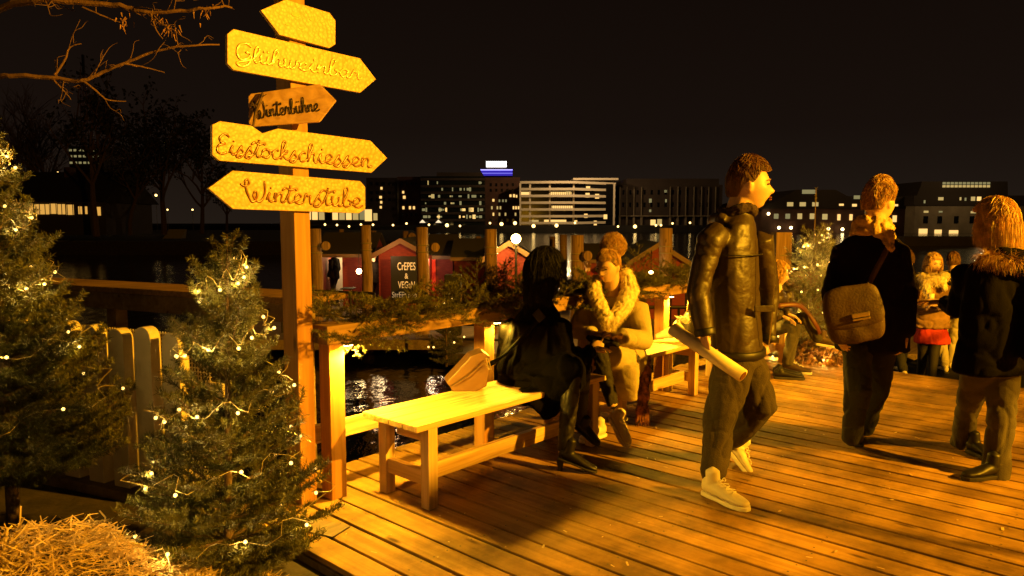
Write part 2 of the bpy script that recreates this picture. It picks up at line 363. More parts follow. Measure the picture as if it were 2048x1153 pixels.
# ================================================================== BENCHES
def bench(u0, u1, v0, v1, label):
    t = thing('bench', D((u0+u1)/2, (v0+v1)/2, 0), label, 'bench', 'slatted pine benches along the railing')
    n = 4; w = (v1-v0)/n
    for i in range(n):
        MB().ub(u0, u1, v0+i*w+.0022, v0+(i+1)*w-.0022, .435, .468).build('seat_board', M['pine_u'], t, bevel=.003)
    for uu in (u0+.12, u1-.12):
        for vv in (v0+.045, v1-.055): MB().ub(uu-.032, uu+.032, vv-.032, vv+.032, .001, .432).build('leg', M['pine_z2'], t, bevel=.003)
        MB().ub(uu+.034, uu+.068, v0+.10, v1-.10, .33, .431).build('cross_bar', M['pine_v'], t, bevel=.003)
        MB().ub(uu-.02, uu+.02, v0+.08, v1-.09, .12, .20).build('cross_bar', M['pine_v'], t, bevel=.003)
    vm = v0 + .13
    MB().ub(u0+.145, u1-.145, vm-.018, vm+.018, .115, .205).build('stretcher', M['pine_u'], t, bevel=.003)
    return t
M['pine_z2'] = wood('pale_pine_upright', (.52,.34,.16), (.72,.52,.29), 'z', .5)
bench(2.335, 4.02, 2.76, 3.215, 'pale slatted bench nearest the signpost, carrying the leather bag and the woman in black')
bench(4.42, 5.78, 2.95, 3.30, 'pale slatted bench under the woman in beige, with the flowers at its far end')
# a third bench beyond
bench(6.35, 7.75, 2.95, 3.30, 'slatted bench beyond the walking man, under the seated person in jeans')
Z_ = Vector((0,0,1))
# ================================================================== SIGNPOST
GL = {  # handwriting, x-height 1
 'e': ([(0,.2),(.45,.45),(.58,.8),(.38,1.02),(.1,.65),(.2,.12),(.5,0),(.85,.25)], .8), 'i': ([(0,.2),(.25,1.0),(.2,.3),(.38,0),(.65,.25)], .6),
 'n': ([(0,.4),(.12,1),(.14,0),(.2,.6),(.45,1),(.6,.8),(.6,.2),(.75,0),(.95,.25)], .9), 't': ([(0,.2),(.3,1.2),(.34,1.9),(.25,.4),(.42,0),(.7,.25)], .65),
 'r': ([(0,.2),(.18,1.1),(.3,.85),(.52,.95),(.5,.4),(.62,.05),(.85,.25)], .8), 's': ([(0,.1),(.42,1.1),(.36,.8),(.62,.3),(.35,-.25),(.05,-.1),(.3,.05),(.8,.25)], .75),
 'u': ([(0,.6),(.1,1),(.1,.3),(.3,0),(.55,.3),(.6,1),(.6,.2),(.75,0),(.95,.25)], .9), 'b': ([(0,.3),(.35,1.5),(.3,2.0),(.1,1.8),(.1,.3),(.3,0),(.6,.15),(.62,.6),(.42,.72),(.85,.5)], .8),
 'h': ([(0,.3),(.35,1.5),(.28,2.0),(.1,1.7),(.1,0),(.2,.7),(.45,1),(.6,.7),(.6,.2),(.75,0),(.95,.25)], .9), 'l': ([(0,.2),(.4,1.4),(.32,2.0),(.12,1.7),(.15,.3),(.35,0),(.6,.25)], .55),
 'o': ([(.35,1),(.08,.7),(.1,.2),(.4,0),(.68,.3),(.6,.85),(.35,1),(.6,.8),(.95,.85)], .85), 'c': ([(.6,.85),(.35,1),(.1,.6),(.2,.1),(.5,0),(.8,.25)], .75),
 'k': ([(0,.3),(.35,1.5),(.28,2),(.1,1.7),(.1,0),(.15,.5),(.5,1),(.55,.75),(.2,.5),(.6,.05),(.85,.25)], .8), 'a': ([(.6,.9),(.3,1),(.06,.5),(.3,0),(.6,.4),(.62,1),(.6,.2),(.75,0),(.95,.25)], .9),
 'w': ([(0,.8),(.1,1),(.1,.2),(.3,0),(.5,.3),(.52,1),(.52,.2),(.72,0),(.95,.4),(.97,1),(1.2,.9)], 1.15),
 'W': ([(-.55,1.75),(-.15,1.5),(.15,1.85),(0,2.25),(-.2,1.95),(.05,.8),(.45,-.1),(.75,.1),(.85,.7),(.68,1.0),(.55,.6),(.8,0),(1.2,.05),(1.45,1),(1.35,2.2)], 1.6),
 'G': ([(1.2,1.8),(.8,2.2),(.3,1.9),(.15,1),(.5,.1),(1.0,.3),(1.2,1),(.8,1.05),(1.25,1),(1.2,-.3),(.7,-.8),(.3,-.4),(1.4,.25)], 1.4),
 'E': ([(1.0,1.9),(.6,2.25),(.2,1.8),(.3,1.3),(.7,1.15),(.2,.95),(.05,.4),(.4,0),(.9,.2)], 1.1)}
def write(word, b0, b1, xh, plane, r, off):
    """handwritten word along a baseline; plane maps (px,py)->world; off lifts it proud of the board"""
    tot = sum(GL['u' if ch == 'ü' else ch][1] for ch in word); b0, b1 = Vector(b0), Vector(b1); d = b1 - b0; sc = d.length/tot
    dn = d.normalized(); up = Vector((dn.y, -dn.x)); mb = MB(); x = 0; nrm = Vector(off).normalized()
    def put(P, kk=5, rr=r):
        w = [plane(*(b0 + dn*(q[0]*sc) + up*(q[1]*xh))) + Vector(off) for q in P]
        c_ = catmull(w, kk); mb.tube(c_, [rr*(.75 + .45*abs(sin(i*.45))) for i in range(len(c_))], 6, .1, flat=nrm)
    for ch in word:
        pts, adv = GL['u' if ch == 'ü' else ch]; put([(x+a, b_) for a, b_ in pts])
        if ch == 't': put([(x-.3,1.3),(x,1.6),(x+.4,1.4),(x+.85,1.65),(x+.8,1.35)], 5)
        if ch == 'i': put([(x+.26,1.42),(x+.32,1.55)], 2)
        if ch == 'ü':
            for q in (.2, .5): put([(x+q,1.4),(x+q+.04,1.6)], 2)
        x += adv
    return mb
m, t, p = nodes('reflective_sign_paint'); N = t.nodes.new; L = t.links.new
c = N('ShaderNodeTexCoord'); vo = N('ShaderNodeTexVoronoi'); vo.inputs['Scale'].default_value = 55; L(c.outputs['Object'], vo.inputs['Vector'])
ns = N('ShaderNodeTexNoise'); ns.inputs['Scale'].default_value = 9; ns.inputs['Detail'].default_value = 4; L(c.outputs['Object'], ns.inputs['Vector'])
r = N('ShaderNodeValToRGB'); r.color_ramp.elements[0].color = (.66,.50,.24,1); r.color_ramp.elements[0].position = .1; r.color_ramp.elements[1].color = (.47,.31,.11,1); r.color_ramp.elements[1].position = .55
L(vo.outputs['Distance'], r.inputs[0]); r2 = N('ShaderNodeValToRGB'); r2.color_ramp.elements[0].color = (.90,.85,.75,1); r2.color_ramp.elements[0].position = .35; r2.color_ramp.elements[1].color = (1,1,1,1); r2.color_ramp.elements[1].position = .65; L(ns.outputs[0], r2.inputs[0])
mx = N('ShaderNodeMix'); mx.data_type = 'RGBA'; mx.blend_type = 'MULTIPLY'; mx.inputs[0].default_value = 1; L(r.outputs[0], mx.inputs[6]); L(r2.outputs[0], mx.inputs[7]); L(mx.outputs[2], p.inputs['Base Color'])
p.inputs['Roughness'].default_value = .45; b = N('ShaderNodeBump'); b.inputs['Strength'].default_value = .5; b.inputs['Distance'].default_value = .003; L(vo.outputs['Distance'], b.inputs['Height']); L(b.outputs[0], p.inputs['Normal'])
M['sign'] = m
M['letter'] = mat('brown_letter_paint', (.20,.075,.015), .25, vary=.35, vscale=25)
M['letter_gloss'] = mat('clear_letter_paint', (.80,.66,.36), .12, vary=.3, vscale=30)
M['letter_dark'] = mat('black_brush_paint', (.012,.008,.006), .5)
M['sign_brown'] = wood('bare_board', (.42,.24,.11), (.66,.42,.22), 'u', .7, across=24)
sp = thing('wooden_signpost', D(2.06, 3.4, 0), 'tall timber post with five arrow boards behind the string lit fir', 'signpost')
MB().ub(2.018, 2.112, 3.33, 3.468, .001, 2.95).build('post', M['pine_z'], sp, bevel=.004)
PVb = lambda x, y: PV(x, y, 3.300)
def board(name, outline, m_, word=None, mm=None, plane=PVb, off=None, r=.0050, label=None):
    off = -V if off is None else off
    mb = MB(); mb.prism([plane(x, y) for x, y in outline], -off*.022)
    o = mb.build(name, m_, sp, bevel=.002)
    if label: o['label'] = label
    if word:
        wm = write(*word, plane, r, off*.003); wm.build('lettering', mm, o, smooth=True)
    return o
board('arrow_board', [(521.7,20.8),(559,70),(658.7,96.8),(671,89),(671,41.6),(659.5,26),(572,-1)], M['sign'], label='topmost short yellow arrow board without readable words, pointing left')
board('arrow_board', [(454.6,68.3),(454.6,127),(467,140.4),(720.6,186),(752,159),(720,117),(467,58.5)], M['sign'], ('Glühweinbar', (467,118), (722,160), 15.5), M['letter_gloss'], r=.0055, label='long yellow arrow board reading Glühweinbar')
board('arrow_board', [(424.6,250),(424.6,310),(439,322),(743,346),(774.4,316.7),(741,281.6),(556,257.4),(525,267),(503,251.6),(440,242.6)], M['sign'], ('Eisstockschiessen', (432,307), (742,336), 18), M['letter'], label='long yellow arrow board reading Eisstockschiessen')
board('arrow_board', [(416.8,377),(466,418.5),(718,427),(730.7,419),(730.7,374.4),(720.6,362.7),(465.5,341.6)], M['sign'], ('Winterstube', (492,401), (724,416), 18.5), M['letter'], label='yellow arrow board pointing left, reading Winterstube')
nb = Vector((.12, -.993, 0)); cB = PV(590, 210, 3.29) + nb*.03
def PB(x, y):
    r_ = ray(x, y); t_ = (cB - Vector((0,0,CZ))).dot(nb)/r_.dot(nb); return Vector((0,0,CZ)) + r_*t_
board('arrow_board', [(496.7,193),(497.5,248),(509,254),(638.7,244),(672,201),(640,168.5),(502,188)], M['sign_brown'], ('Winterbühne', (512,237), (640,222), 15), M['letter_dark'], plane=PB, off=nb, r=.0026, label='bare brown arrow board with black brush writing Winterbühne')
top_b = [o for o in bpy.data.objects if o.name.startswith('arrow_board')][0]
mb = MB()
for px, py, w_, h_ in ((592,30,11,4.5), (603,57,6,2), (622,40,4,2), (575,50,5,1.6)):
    c_ = PVb(px, py) - V*.0022; mb.tube([c_ + V*.001, c_ - V*.0002], 1, 4) if False else mb.add([c_ + U*(w_*.0026*cos(a)) + Z_*(h_*.0026*sin(a)) for a in np.linspace(0, 2*pi, 15)[:-1]], [tuple(range(14))])
mb.build('worn_marks', mat('worn_orange_paint', (.62,.38,.10), .5, vary=.3, vscale=40), top_b)
# dry twig caught on the brown board
tw = MB()
tw.tube([PB(527,187)+nb*.012, PB(520,208)+nb*.02, PB(512,228)+nb*.016, PB(508,262)+nb*.03], [.007,.009,.008,.005], 6)
for a, b_ in (((522,198),(535,190)), ((520,208),(503,214)), ((514,222),(506,206)), ((521,204),(531,214))): tw.tube([PB(*a)+nb*.018, PB(*b_)+nb*.02], [.004,.002], 5)
tag(tw.build('dry_twig', M['bark']), 'dark forked twig hooked over the left end of the brown arrow board', 'twig')
# ================================================================== LEFT BEAM and PICKET FENCE
a0, a1 = G(368, 631, .87), G(139, 613, .87); dd = (a1 - a0); dd.z = 0; dn = dd.normalized(); nn = Vector((-dn.y, dn.x, 0)); nn = nn if nn.y > 0 else -nn
s0, s1 = -1.05, 4.2
bt = thing('timber_balustrade', a0, 'weathered broad topped timber balustrade above the dark water on the left', 'balustrade')
mb = MB(); mb.ob(a0 + dn*(s0+s1)/2 + nn*.06 + Vector((0,0,.06)), dn*(s1-s0)/2, nn*.045, (0,0,.06)); mb.build('beam', M['dark_rail'], bt, bevel=.004)
mb = MB(); mb.ob(a0 + dn*(s0+s1)/2 + nn*.205 + Vector((0,0,.142)), dn*(s1-s0)/2, nn*.2, (0,0,.020)); mb.build('top_board', M['rail_wood'], bt, bevel=.004)
for s in (-.9, .9, 2.7, 4.1):
    mb = MB(); mb.ob(a0 + dn*s + nn*.155 + Vector((0,0,-.75)), dn*.05, nn*.048, (0,0,.868)); mb.build('post', M['dark_rail'], bt)
f0, f1 = G(232, 967, 0), G(75, 958, 0); fd = Vector((-.915,.402,0)); fn = Vector((-fd.y, fd.x, 0)); fn = fn if fn.y < 0 else -fn
pf = thing('picket_fence', f0, 'cream round topped picket fence with white lattice, behind the firs', 'fence')
for i in range(-3, 8):
    c0 = f0 + fd*(i*.208+.07); h = .925 + .012*sin(i*2.3); w = .062
    prof = [c0 - fd*w + Vector((0,0,.02)), c0 + fd*w + Vector((0,0,.02))] + [c0 + fd*(w*cos(pi*k/9)) + Vector((0,0,h-w*.9 + w*.9*sin(pi*k/9))) for k in range(10)]
    mb = MB(); mb.prism(prof, fn*.066); o = mb.build('picket', M['picket'], pf, bevel=.003)
for z0 in (.10, .62): mb = MB(); mb.ob(f0 + fd*.36 + Vector((0,0,z0)) - fn*.018, fd*1.2, fn*.014, (0,0,.035)); mb.build('fence_rail', M['picket'], pf)
lt = MB()
for i in range(-34, 80): lt.ob(f0 + fd*(i*.021) + Vector((0,0,.47)) - fn*.042, fd*.0028, fn*.002, (0,0,.43))
for k in range(40): lt.ob(f0 + fd*.48 + Vector((0,0,.05+k*.0215)) - fn*.0465, fd*1.2, fn*.002, (0,0,.0028))
lt.build('lattice', M['mesh_white'], pf)
kb = MB(); kb.ob(f0 + fd*.6 + fn*.02 + Vector((0,0,-.03)), fd*2.2, fn*.07, (0,0,.035)); tag(kb.build('sleeper_beam', M['dark_rail']), 'dark timber sleeper lying on the ground beneath the picket fence', 'beam')
# ================================================================== FIRS
class Fir:
    def __init__(s): s.tw = MB(); s.a = []; s.b = []; s.k = []
    def seg(s, p, q, dens=1.0): s.a.append(p); s.b.append(q); s.k.append(dens)
    def branch(s, p0, d, L_, r, lvl, curl=.5, step=.05, spread=1.0):
        n = max(3, int(L_/.05)); pts = [p0.copy()]; p = p0.copy(); dcur = d.copy(); sl = L_/n
        for i in range(n):
            dcur = (dcur + Vector((0, 0, curl*sl*1.6)) + Vector((random.gauss(0,.035), random.gauss(0,.035), random.gauss(0,.03)))).normalized()
            q = p + dcur*sl; s.seg(p, q, 1.0 if lvl else (.35 if i < n*.25 else .9)); p = q; pts.append(p.copy())
        s.tw.tube(pts, [r*(1 - .8*i/n) for i in range(n+1)], 4)
        if lvl <= 1 and L_ > (.09 if lvl == 0 else .13):
            sd = d.cross(Vector((0,0,1))); sd = sd.normalized() if sd.length > .05 else Vector((1,0,0))
            st = step if lvl == 0 else step*1.25; x = L_*(.15 if lvl == 0 else .22); sg = random.choice((-1,1))
            while x < L_*.96:
                f = x/L_; i = min(int(f*n), n-1); q = pts[i].lerp(pts[i+1], f*n-i); tdir = (pts[i+1]-pts[i]).normalized()
                l2 = (L_-x)*random.uniform(.4, .62) + .03
                if lvl == 0: l2 = min(l2*1.15, .30)
                dd_ = (tdir*.75 + sd*sg*random.uniform(.55,.95)*spread + Vector((0,0,random.uniform(-.12,.28)))).normalized()
                s.branch(q, dd_, l2, r*.5, lvl+1, curl*.6, step, spread); sg = -sg; x += st*random.uniform(.6,1.3)*.6
    def build(s, parent, bark, needle, per_m=520, nl=.019, nw=.0021, name='needles', ang=52):
        a = np.array([tuple(x) for x in s.a]); b = np.array([tuple(x) for x in s.b]); kk = np.array(s.k)
        ln = np.linalg.norm(b-a, axis=1); cnt = RNG.poisson(ln*per_m*kk); idx = np.repeat(np.arange(len(a)), cnt); n = len(idx)
        tt = RNG.random(n)[:, None]; P = a[idx]*(1-tt) + b[idx]*tt; d = (b-a)[idx]/ln[idx][:, None]
        rv = RNG.normal(size=(n,3)); rv[:, 2] += .35; pr = rv - (rv*d).sum(1)[:, None]*d; pr /= np.linalg.norm(pr, axis=1)[:, None]+1e-9
        th = np.radians(RNG.normal(ang, 9, n))[:, None]; nd = d*np.cos(th) + pr*np.sin(th)
        sd = np.cross(nd, RNG.normal(size=(n,3))); sd /= np.linalg.norm(sd, axis=1)[:, None]+1e-9
        l = (nl*RNG.uniform(.7,1.2,n))[:, None]; w = nw
        q = np.stack([P - sd*w*.5, P + sd*w*.5, P + nd*l + sd*w*.22, P + nd*l - sd*w*.22], axis=1)
        quads(name, q, needle, parent); s.tw.build('twigs', bark, parent); print(name, n)
def fir(base, H, R, label, name='fir_tree', step=.05, wh=.085, per=7, zb=.06, per_m=520, nl=.019, nw=.0021, needle='needle', lean=Vector((0,0,0)), keep=None, leader=.12, gaps=.12, tilt=(.1, 1.2), prof=.8, bare_top=0, trunk_r=.022, He=None, spread=1.0, ang=52):
    t = thing(name, base, label, 'fir tree'); f = Fir(); base = Vector(base)
    ax = lambda z: base + lean*(z/H) + Vector((0,0,z))
    tk = MB(); tk.tube([ax(z_) for z_ in np.linspace(-.02, H, 12)], [trunk_r*(1-.82*k_/11) for k_ in range(12)], 8); tk.build('trunk', M['bark'], t, smooth=True)
    z = zb; ph = 0
    while z < H*(1-leader*.55):
        f_ = min(z/(He or H), .93); env = R*((1-f_)**prof)*(1.0 if f_ > .1 else .85)*(1 - .35*max(0, (f_-.6)/.4))
        nB = per if f_ < .6 else max(4, int(per*.6))
        if not (bare_top and z > bare_top):
            for i in range(nB):
                if random.random() < gaps*.5: continue
                az = ph + 2*pi*i/nB + random.uniform(-.3,.3); dv = Vector((cos(az), sin(az), 0))
                if keep and not keep(ax(z), dv): continue
                el = tilt[0] + (tilt[1]-tilt[0])*f_**1.3 + random.uniform(-.12,.14); L_ = env/max(cos(el), .42)*random.uniform(.72,1.12) + .02
                f.branch(ax(z), (dv*cos(el) + Vector((0,0,sin(el)))).normalized(), L_, .0055*(1-f_)+.0022, 0, .55, step, spread)
        z += wh*random.uniform(.6,1.3)*(1-.25*f_); ph += 2.4
    for z0 in np.linspace(H*(1-leader*1.6), H*1.0, 7)[:-1]: f.seg(ax(z0), ax(z0 + H*leader*1.6/6), 1.0)
    f.build(t, M['bark'], M[needle], per_m, nl, nw, ang=ang)
    return t, ax
def fairy(ax, H, R, n, label, turns=5, z0=.15, z1=.95, prof=.8, r=.0075, face=None, lights=0, e=.5, sag=.03, inset=.93, wire=.0016):
    """one string of fairy lights wound round a tree: cable plus single bulbs"""
    t = thing('fairy_light_string', ax(H*z0), label, 'string lights'); pts = []; blb = []
    N_ = n*6
    for i in range(N_):
        f = i/(N_-1); z = H*(z0 + (z1-z0)*f); th = turns*2*pi*f + 1.1; rr = R*((1-z/H)**prof)*inset + .02
        rr *= 1 + .12*sin(i*1.7) + .06*sin(i*.61); q = ax(z) + Vector((cos(th)*rr, sin(th)*rr, sag*sin(i*1.05)))
        pts.append(q)
        if i % 6 == 3: blb.append(q + Vector((random.uniform(-1,1), random.uniform(-1,1), random.uniform(-1,.4)))*.022)
    MB().tube(pts, wire, 4).build('cable', M['wire'], t)
    proto = None
    for q in blb:
        if proto is None:
            mb = MB(); mb.ball((0,0,0), r, n=8, m=6); tmp = mesh('bulb_proto', mb.v, mb.f, M['bulb'], None, True); proto = tmp.data
            bpy.data.objects.remove(tmp)
        o = bpy.data.objects.new('bulb', proto); COL.objects.link(o); o.parent = t; o.location = q - t.location
    vis = [q for q in blb if q.y < ax(0).y + .05]; random.shuffle(vis)
    for q in vis[:lights]: lamp('bulb_light', q + (q - ax(0)).normalized()*0 + Vector((0, -.02, .0)), e, (1,.62,.14), .01)
    return t
c1 = A(440, 700, 2.98); B1 = Vector((c1.x, 2.98, -.05))
t1, ax1 = fir(B1, 1.50, .53, 'bushy fir strung with warm lights in front of the signpost', per=8, wh=.088, tilt=(.02, 1.25), per_m=1000, lean=Vector((.045,.0,0)), prof=.86, step=.105, nl=.021, nw=.0024, gaps=.3, spread=.8, ang=62)
fairy(ax1, 1.50, .52, 50, 'warm fairy lights wound round the fir in front of the signpost', lights=24, e=.8, z0=.12, prof=.86)
B2 = Vector((A(6, 700, 3.45).x, 3.45, -.05))
t2, ax2 = fir(B2, 3.0, .80, 'tall fir with warm lights cut by the left edge of the photo', per=8, wh=.09, zb=.28, per_m=850, tilt=(-.05, 1.15), keep=lambda p_, d_: p_.x + d_.x*.6 > -3.0, nw=.003, trunk_r=.032, leader=.06, prof=1.3, He=2.2, step=.11, nl=.023, spread=.85, ang=62)
fairy(ax2, 2.2, .78, 52, 'warm fairy lights wound up the tall fir at the left edge', turns=6, lights=20, e=.9, z0=.22, z1=.99, prof=1.3)
B3 = G(1632, 722, 0); B3.z = -.02
t3, ax3 = fir(D(8.17, 2.90, -.25), 2.12, .66, 'small fir with lights and a long bare leader at the end of the deck', per=7, wh=.12, zb=.15, per_m=330, needle='needle_back', nw=.003, nl=.024, tilt=(.25,1.1), bare_top=1.55, leader=.05, gaps=.35, prof=.7, step=.075, He=1.75)
fairy(ax3, 1.75, .60, 60, 'warm fairy lights on the small fir at the end of the deck', turns=6, lights=14, e=2.5, z0=.1, r=.011)
c4 = A(892, 618, 12.5)
t4, ax4 = fir((c4.x, 12.5, -1.0), 1.35, .42, 'little lit fir beside the blackboard sign of the food hut', per=6, wh=.14, per_m=160, nw=.006, nl=.035, step=.09)
fairy(ax4, 1.35, .42, 16, 'tiny warm lights on the little fir beside the food hut', turns=3, r=.016)
# ---- garland of cut fir laid along the rail
def garland(u0, u1, label, dens=52):
    t = thing('fir_garland', D((u0+u1)/2, 3.31, 1.0), label, 'garland', 'fir garlands on the railing'); f = Fir(); n = int((u1-u0)*dens)
    for i in range(n):
        u_ = u0 + (u1-u0)*i/n + random.uniform(-.04,.04); side = random.choice((-1, 1, -1)); p0 = D(u_, 3.31 + random.uniform(-.09,.07), 0.955 + random.uniform(0,.06)) if i % 3 else D(u_, 3.225, random.uniform(.90,.95))
        d_ = (U*random.uniform(-1,1)*1.2 - V*side*random.uniform(.1,1.0) + Vector((0,0,random.uniform(-.25,.75)))).normalized()
        f.branch(p0, d_, random.uniform(.16,.36), .004, 0, random.uniform(-2.0,.8), .055, 1.0)
    f.build(t, M['bark'], M['needle'], 480, .020, .0023); return t
garland(2.20, 3.50, 'fir garland on the rail left of the woman in black')
garland(3.5, 4.9, 'fir garland on the rail behind the two seated women')
garland(5.0, 6.35, 'fir garland on the rail over the second bench')
# ================================================================== STRAW
def straw():
    n = 16000; cx, cy = -1.62, 2.42
    r_ = np.sqrt(RNG.random(n))*.92; th = RNG.random(n)*2*pi; x = cx + r_*np.cos(th)*1.0; y = cy + r_*np.sin(th)*.72
    hgt = .47*np.exp(-((x-cx-.0)/.50)**2*1.0 - ((y-cy)/.50)**2) - .05 + .03*np.sin(x*17)*np.cos(y*13); z = hgt*RNG.uniform(.8,1.05,n) + RNG.uniform(0,.02,n)
    az = RNG.random(n)*2*pi; el = RNG.normal(.0,.26,n); d = np.stack([np.cos(az)*np.cos(el), np.sin(az)*np.cos(el), np.sin(el)], 1)
    l = RNG.uniform(.035,.13,n)[:, None]; P = np.stack([x,y,z],1); w = RNG.uniform(.0012,.0032,n)[:, None]
    sd = np.cross(d, np.array([0,0,1.0])) + RNG.normal(size=(n,3))*.35; sd /= np.linalg.norm(sd,axis=1)[:,None]
    bend = RNG.normal(size=(n,3))*l*.06
    q1 = np.stack([P-d*l*.5-sd*w, P-d*l*.5+sd*w, P+bend+sd*w, P+bend-sd*w],1); q2 = np.stack([P+bend-sd*w, P+bend+sd*w, P+d*l*.5+sd*w*.8, P+d*l*.5-sd*w*.8],1)
    o = quads('straw', np.concatenate([q1,q2]), M['straw']); tag(o, 'loose pile of golden straw in the bottom left corner', 'straw', kind='stuff')
    mb = MB(); gx = [cx-1.1+i*.1 for i in range(23)]; gy = [cy-.9+i*.1 for i in range(19)]
    for yy in gy:
        for xx in gx: mb.v.append(Vector((xx,yy, .43*math.exp(-((xx-cx)/.50)**2 - ((yy-cy)/.50)**2) - .075)))
    for j in range(18):
        for i in range(22): mb.f.append((j*23+i, j*23+i+1, (j+1)*23+i+1, (j+1)*23+i))
    struct(mb.build('soil_mound', M['soil'], None, True))
straw()
# dead leaves and straw round the little fir at the deck end
def leaves(c, n, R, hh):
    r_ = np.sqrt(RNG.random(n))*R; th = RNG.random(n)*2*pi; P = np.stack([c.x+r_*np.cos(th), c.y+r_*np.sin(th), c.z+hh*np.exp(-(r_/R*1.6)**2)*RNG.uniform(.3,1,n)],1)
    a = RNG.normal(size=(n,3)); a /= np.linalg.norm(a,axis=1)[:,None]; b = np.cross(a, RNG.normal(size=(n,3))); b /= np.linalg.norm(b,axis=1)[:,None]
    s_ = RNG.uniform(.015,.045,n)[:,None]; q = np.stack([P-a*s_, P+b*s_*.5, P+a*s_, P-b*s_*.5],1)
    o = quads('dead_leaves', q, M['leafdry']); tag(o, 'brown heap of dead leaves and cut branches round the small fir', 'leaves', kind='stuff')
M['leafdry'] = mat('dead_leaf', (.30,.15,.05), .7, vary=.5, vscale=20)
leaves(D(8.15, 2.75, -.2), 9000, .75, .55)
# ================================================================== PEOPLE
def frame(f, up=(0,0,1)):
    f = Vector(f).normalized(); up = Vector(up); r = f.cross(up).normalized(); return r, f, r.cross(f).normalized()
def g2(x, s): return math.exp(-(x/s)**2)
def headp(mb, c, f, s=.235, up=(0,0,1), male=True, nose=1.0):
    """skull, jaw, brow, nose, lips and ears as one displaced ball"""
    r, f, u = frame(f, up); c = Vector(c); n, m_ = 44, 32; base = len(mb.v)
    def pt(th, ph):
        x, y, z = cos(ph)*cos(th), cos(ph)*sin(th), sin(ph); fr = max(0, y)
        X, Y, Z = x*.335, y*.43, z*.5
        if z < 0: X *= 1 - (.30 if male else .38)*(-z)**1.6; Y *= 1 + (.02 if y > 0 else -.30*(-z))
        if y > 0: Y -= .035*g2(x, .5)*(1 if z > -.2 else .6)
        if y > 0:
            Y += .030*g2(x,.5)*g2(Z-.10,.05) - .042*(g2(X-.15,.085)+g2(X+.15,.085))*g2(Z-.02,.055)
            Y += nose*(.145*g2(X,.050)*(g2(Z+.135,.055)) + .075*g2(X,.042)*g2(Z+.06,.07)) + .02*(g2(X-.055,.03)+g2(X+.055,.03))*g2(Z+.15,.03)
            Y += .030*g2(X,.11)*g2(Z+.235,.022) + .032*g2(X,.10)*g2(Z+.292,.024) - .018*g2(X,.10)*g2(Z+.264,.011) - .02*g2(X,.12)*g2(Z+.335,.02)
            Y += .055*g2(X,.11)*g2(Z+.41,.07); X += (.02 if x > 0 else -.02)*g2(Z+.08,.09)*fr
        return c + (r*X + f*Y + u*Z)*s
    mb.v.append(c - u*.5*s)
    for i in range(1, m_):
        for k in range(n): mb.v.append(pt(2*pi*k/n, -pi/2 + pi*i/m_))
    mb.v.append(c + u*.5*s); top = len(mb.v)-1
    for k in range(n):
        k2 = (k+1) % n; mb.f.append((base, base+1+k2, base+1+k)); mb.f.append((top, base+1+(m_-2)*n+k, base+1+(m_-2)*n+k2))
        for i in range(m_-2): mb.f.append((base+1+i*n+k, base+1+i*n+k2, base+1+(i+1)*n+k2, base+1+(i+1)*n+k))
    for sg in (-1, 1):
        e = c + (r*.335*sg - f*.03 - u*.02)*s
        mb.ball(e, (r*.035*sg - f*.02)*s, (f*.075 - u*.01)*s, (u*.125)*s, n=10, m=7); mb.ball(e + (r*.02*sg + f*.01 + u*.02)*s, r*.03*s, f*.045*s, u*.085*s, n=10, m=7)
def eyes(c, f, s, parent, up=(0,0,1)):
    r, f, u = frame(f, up); mb = MB()
    for sg in (-1, 1):
        mb.ball(Vector(c) + (r*.15*sg + f*.358 + u*.015)*s, r*.052*s, f*.03*s, u*.020*s, n=10, m=6)
    mb.build('eyes', M['eye'], parent, True)
    mb = MB()
    for sg in (-1, 1): mb.tube([Vector(c) + (r*x*sg + f*y + u*z)*s for x, y, z in ((.06,.40,.085), (.15,.395,.11), (.23,.335,.085))], [.010*s, .014*s, .007*s], 6)
    mb.build('eyebrows', M['hair_brown'], parent)
    mb = MB()
    for z, w in ((-.245, .085), (-.288, .075)): mb.ball(Vector(c) + (f*.425 + u*z)*s, r*w*s, f*.024*s, u*.016*s, n=10, m=6)
    mb.build('lips', M['lip'], parent, True)
def hand(mb, w, d, pn, s=.185, side=1, curl=.5, spread=1.0):
    """palm, thumb from its side, four unequal bent fingers; d along the forearm, pn out of the palm"""
    d = Vector(d).normalized(); pn = Vector(pn); pn = (pn - d*pn.dot(d)).normalized(); x = d.cross(pn)*side; w = Vector(w)
    k0 = w + d*s*.5
    mb.loft([(w - d*.02, x*.028, pn*.02), (w + d*.02, x*.028, pn*.017), (w + d*s*.25, x*.040, pn*.016), (k0, x*.042, pn*.013)], 12, .5)
    for i, (o, l) in enumerate(((-.031,.92), (-.0105,1.0), (.0105,.95), (.031,.76))):
        p = k0 + x*o - d*.004; a = curl*(.8+.15*i); pts = [p - d*.01]; dd = (d + x*o*4*spread).normalized()
        for j, ln in enumerate((.2, .15, .11)):
            aa = a*(.5 + j*.75); pts.append(pts[-1] + (dd*cos(aa) + pn*sin(aa))*s*ln*l*1.15)
        mb.tube(pts, [.0095, .0090, .0082, .0068], 9, .8)
    p = w + d*s*.13 - x*.026; mb.tube([p, p + (d*.7 - x*.62 + pn*.25).normalized()*s*.2, p + (d*.7 - x*.62 + pn*.25).normalized()*s*.2 + (d*.9 - x*.1 + pn*.4).normalized()*s*.17], [.0125, .0105, .0085], 9, .8)
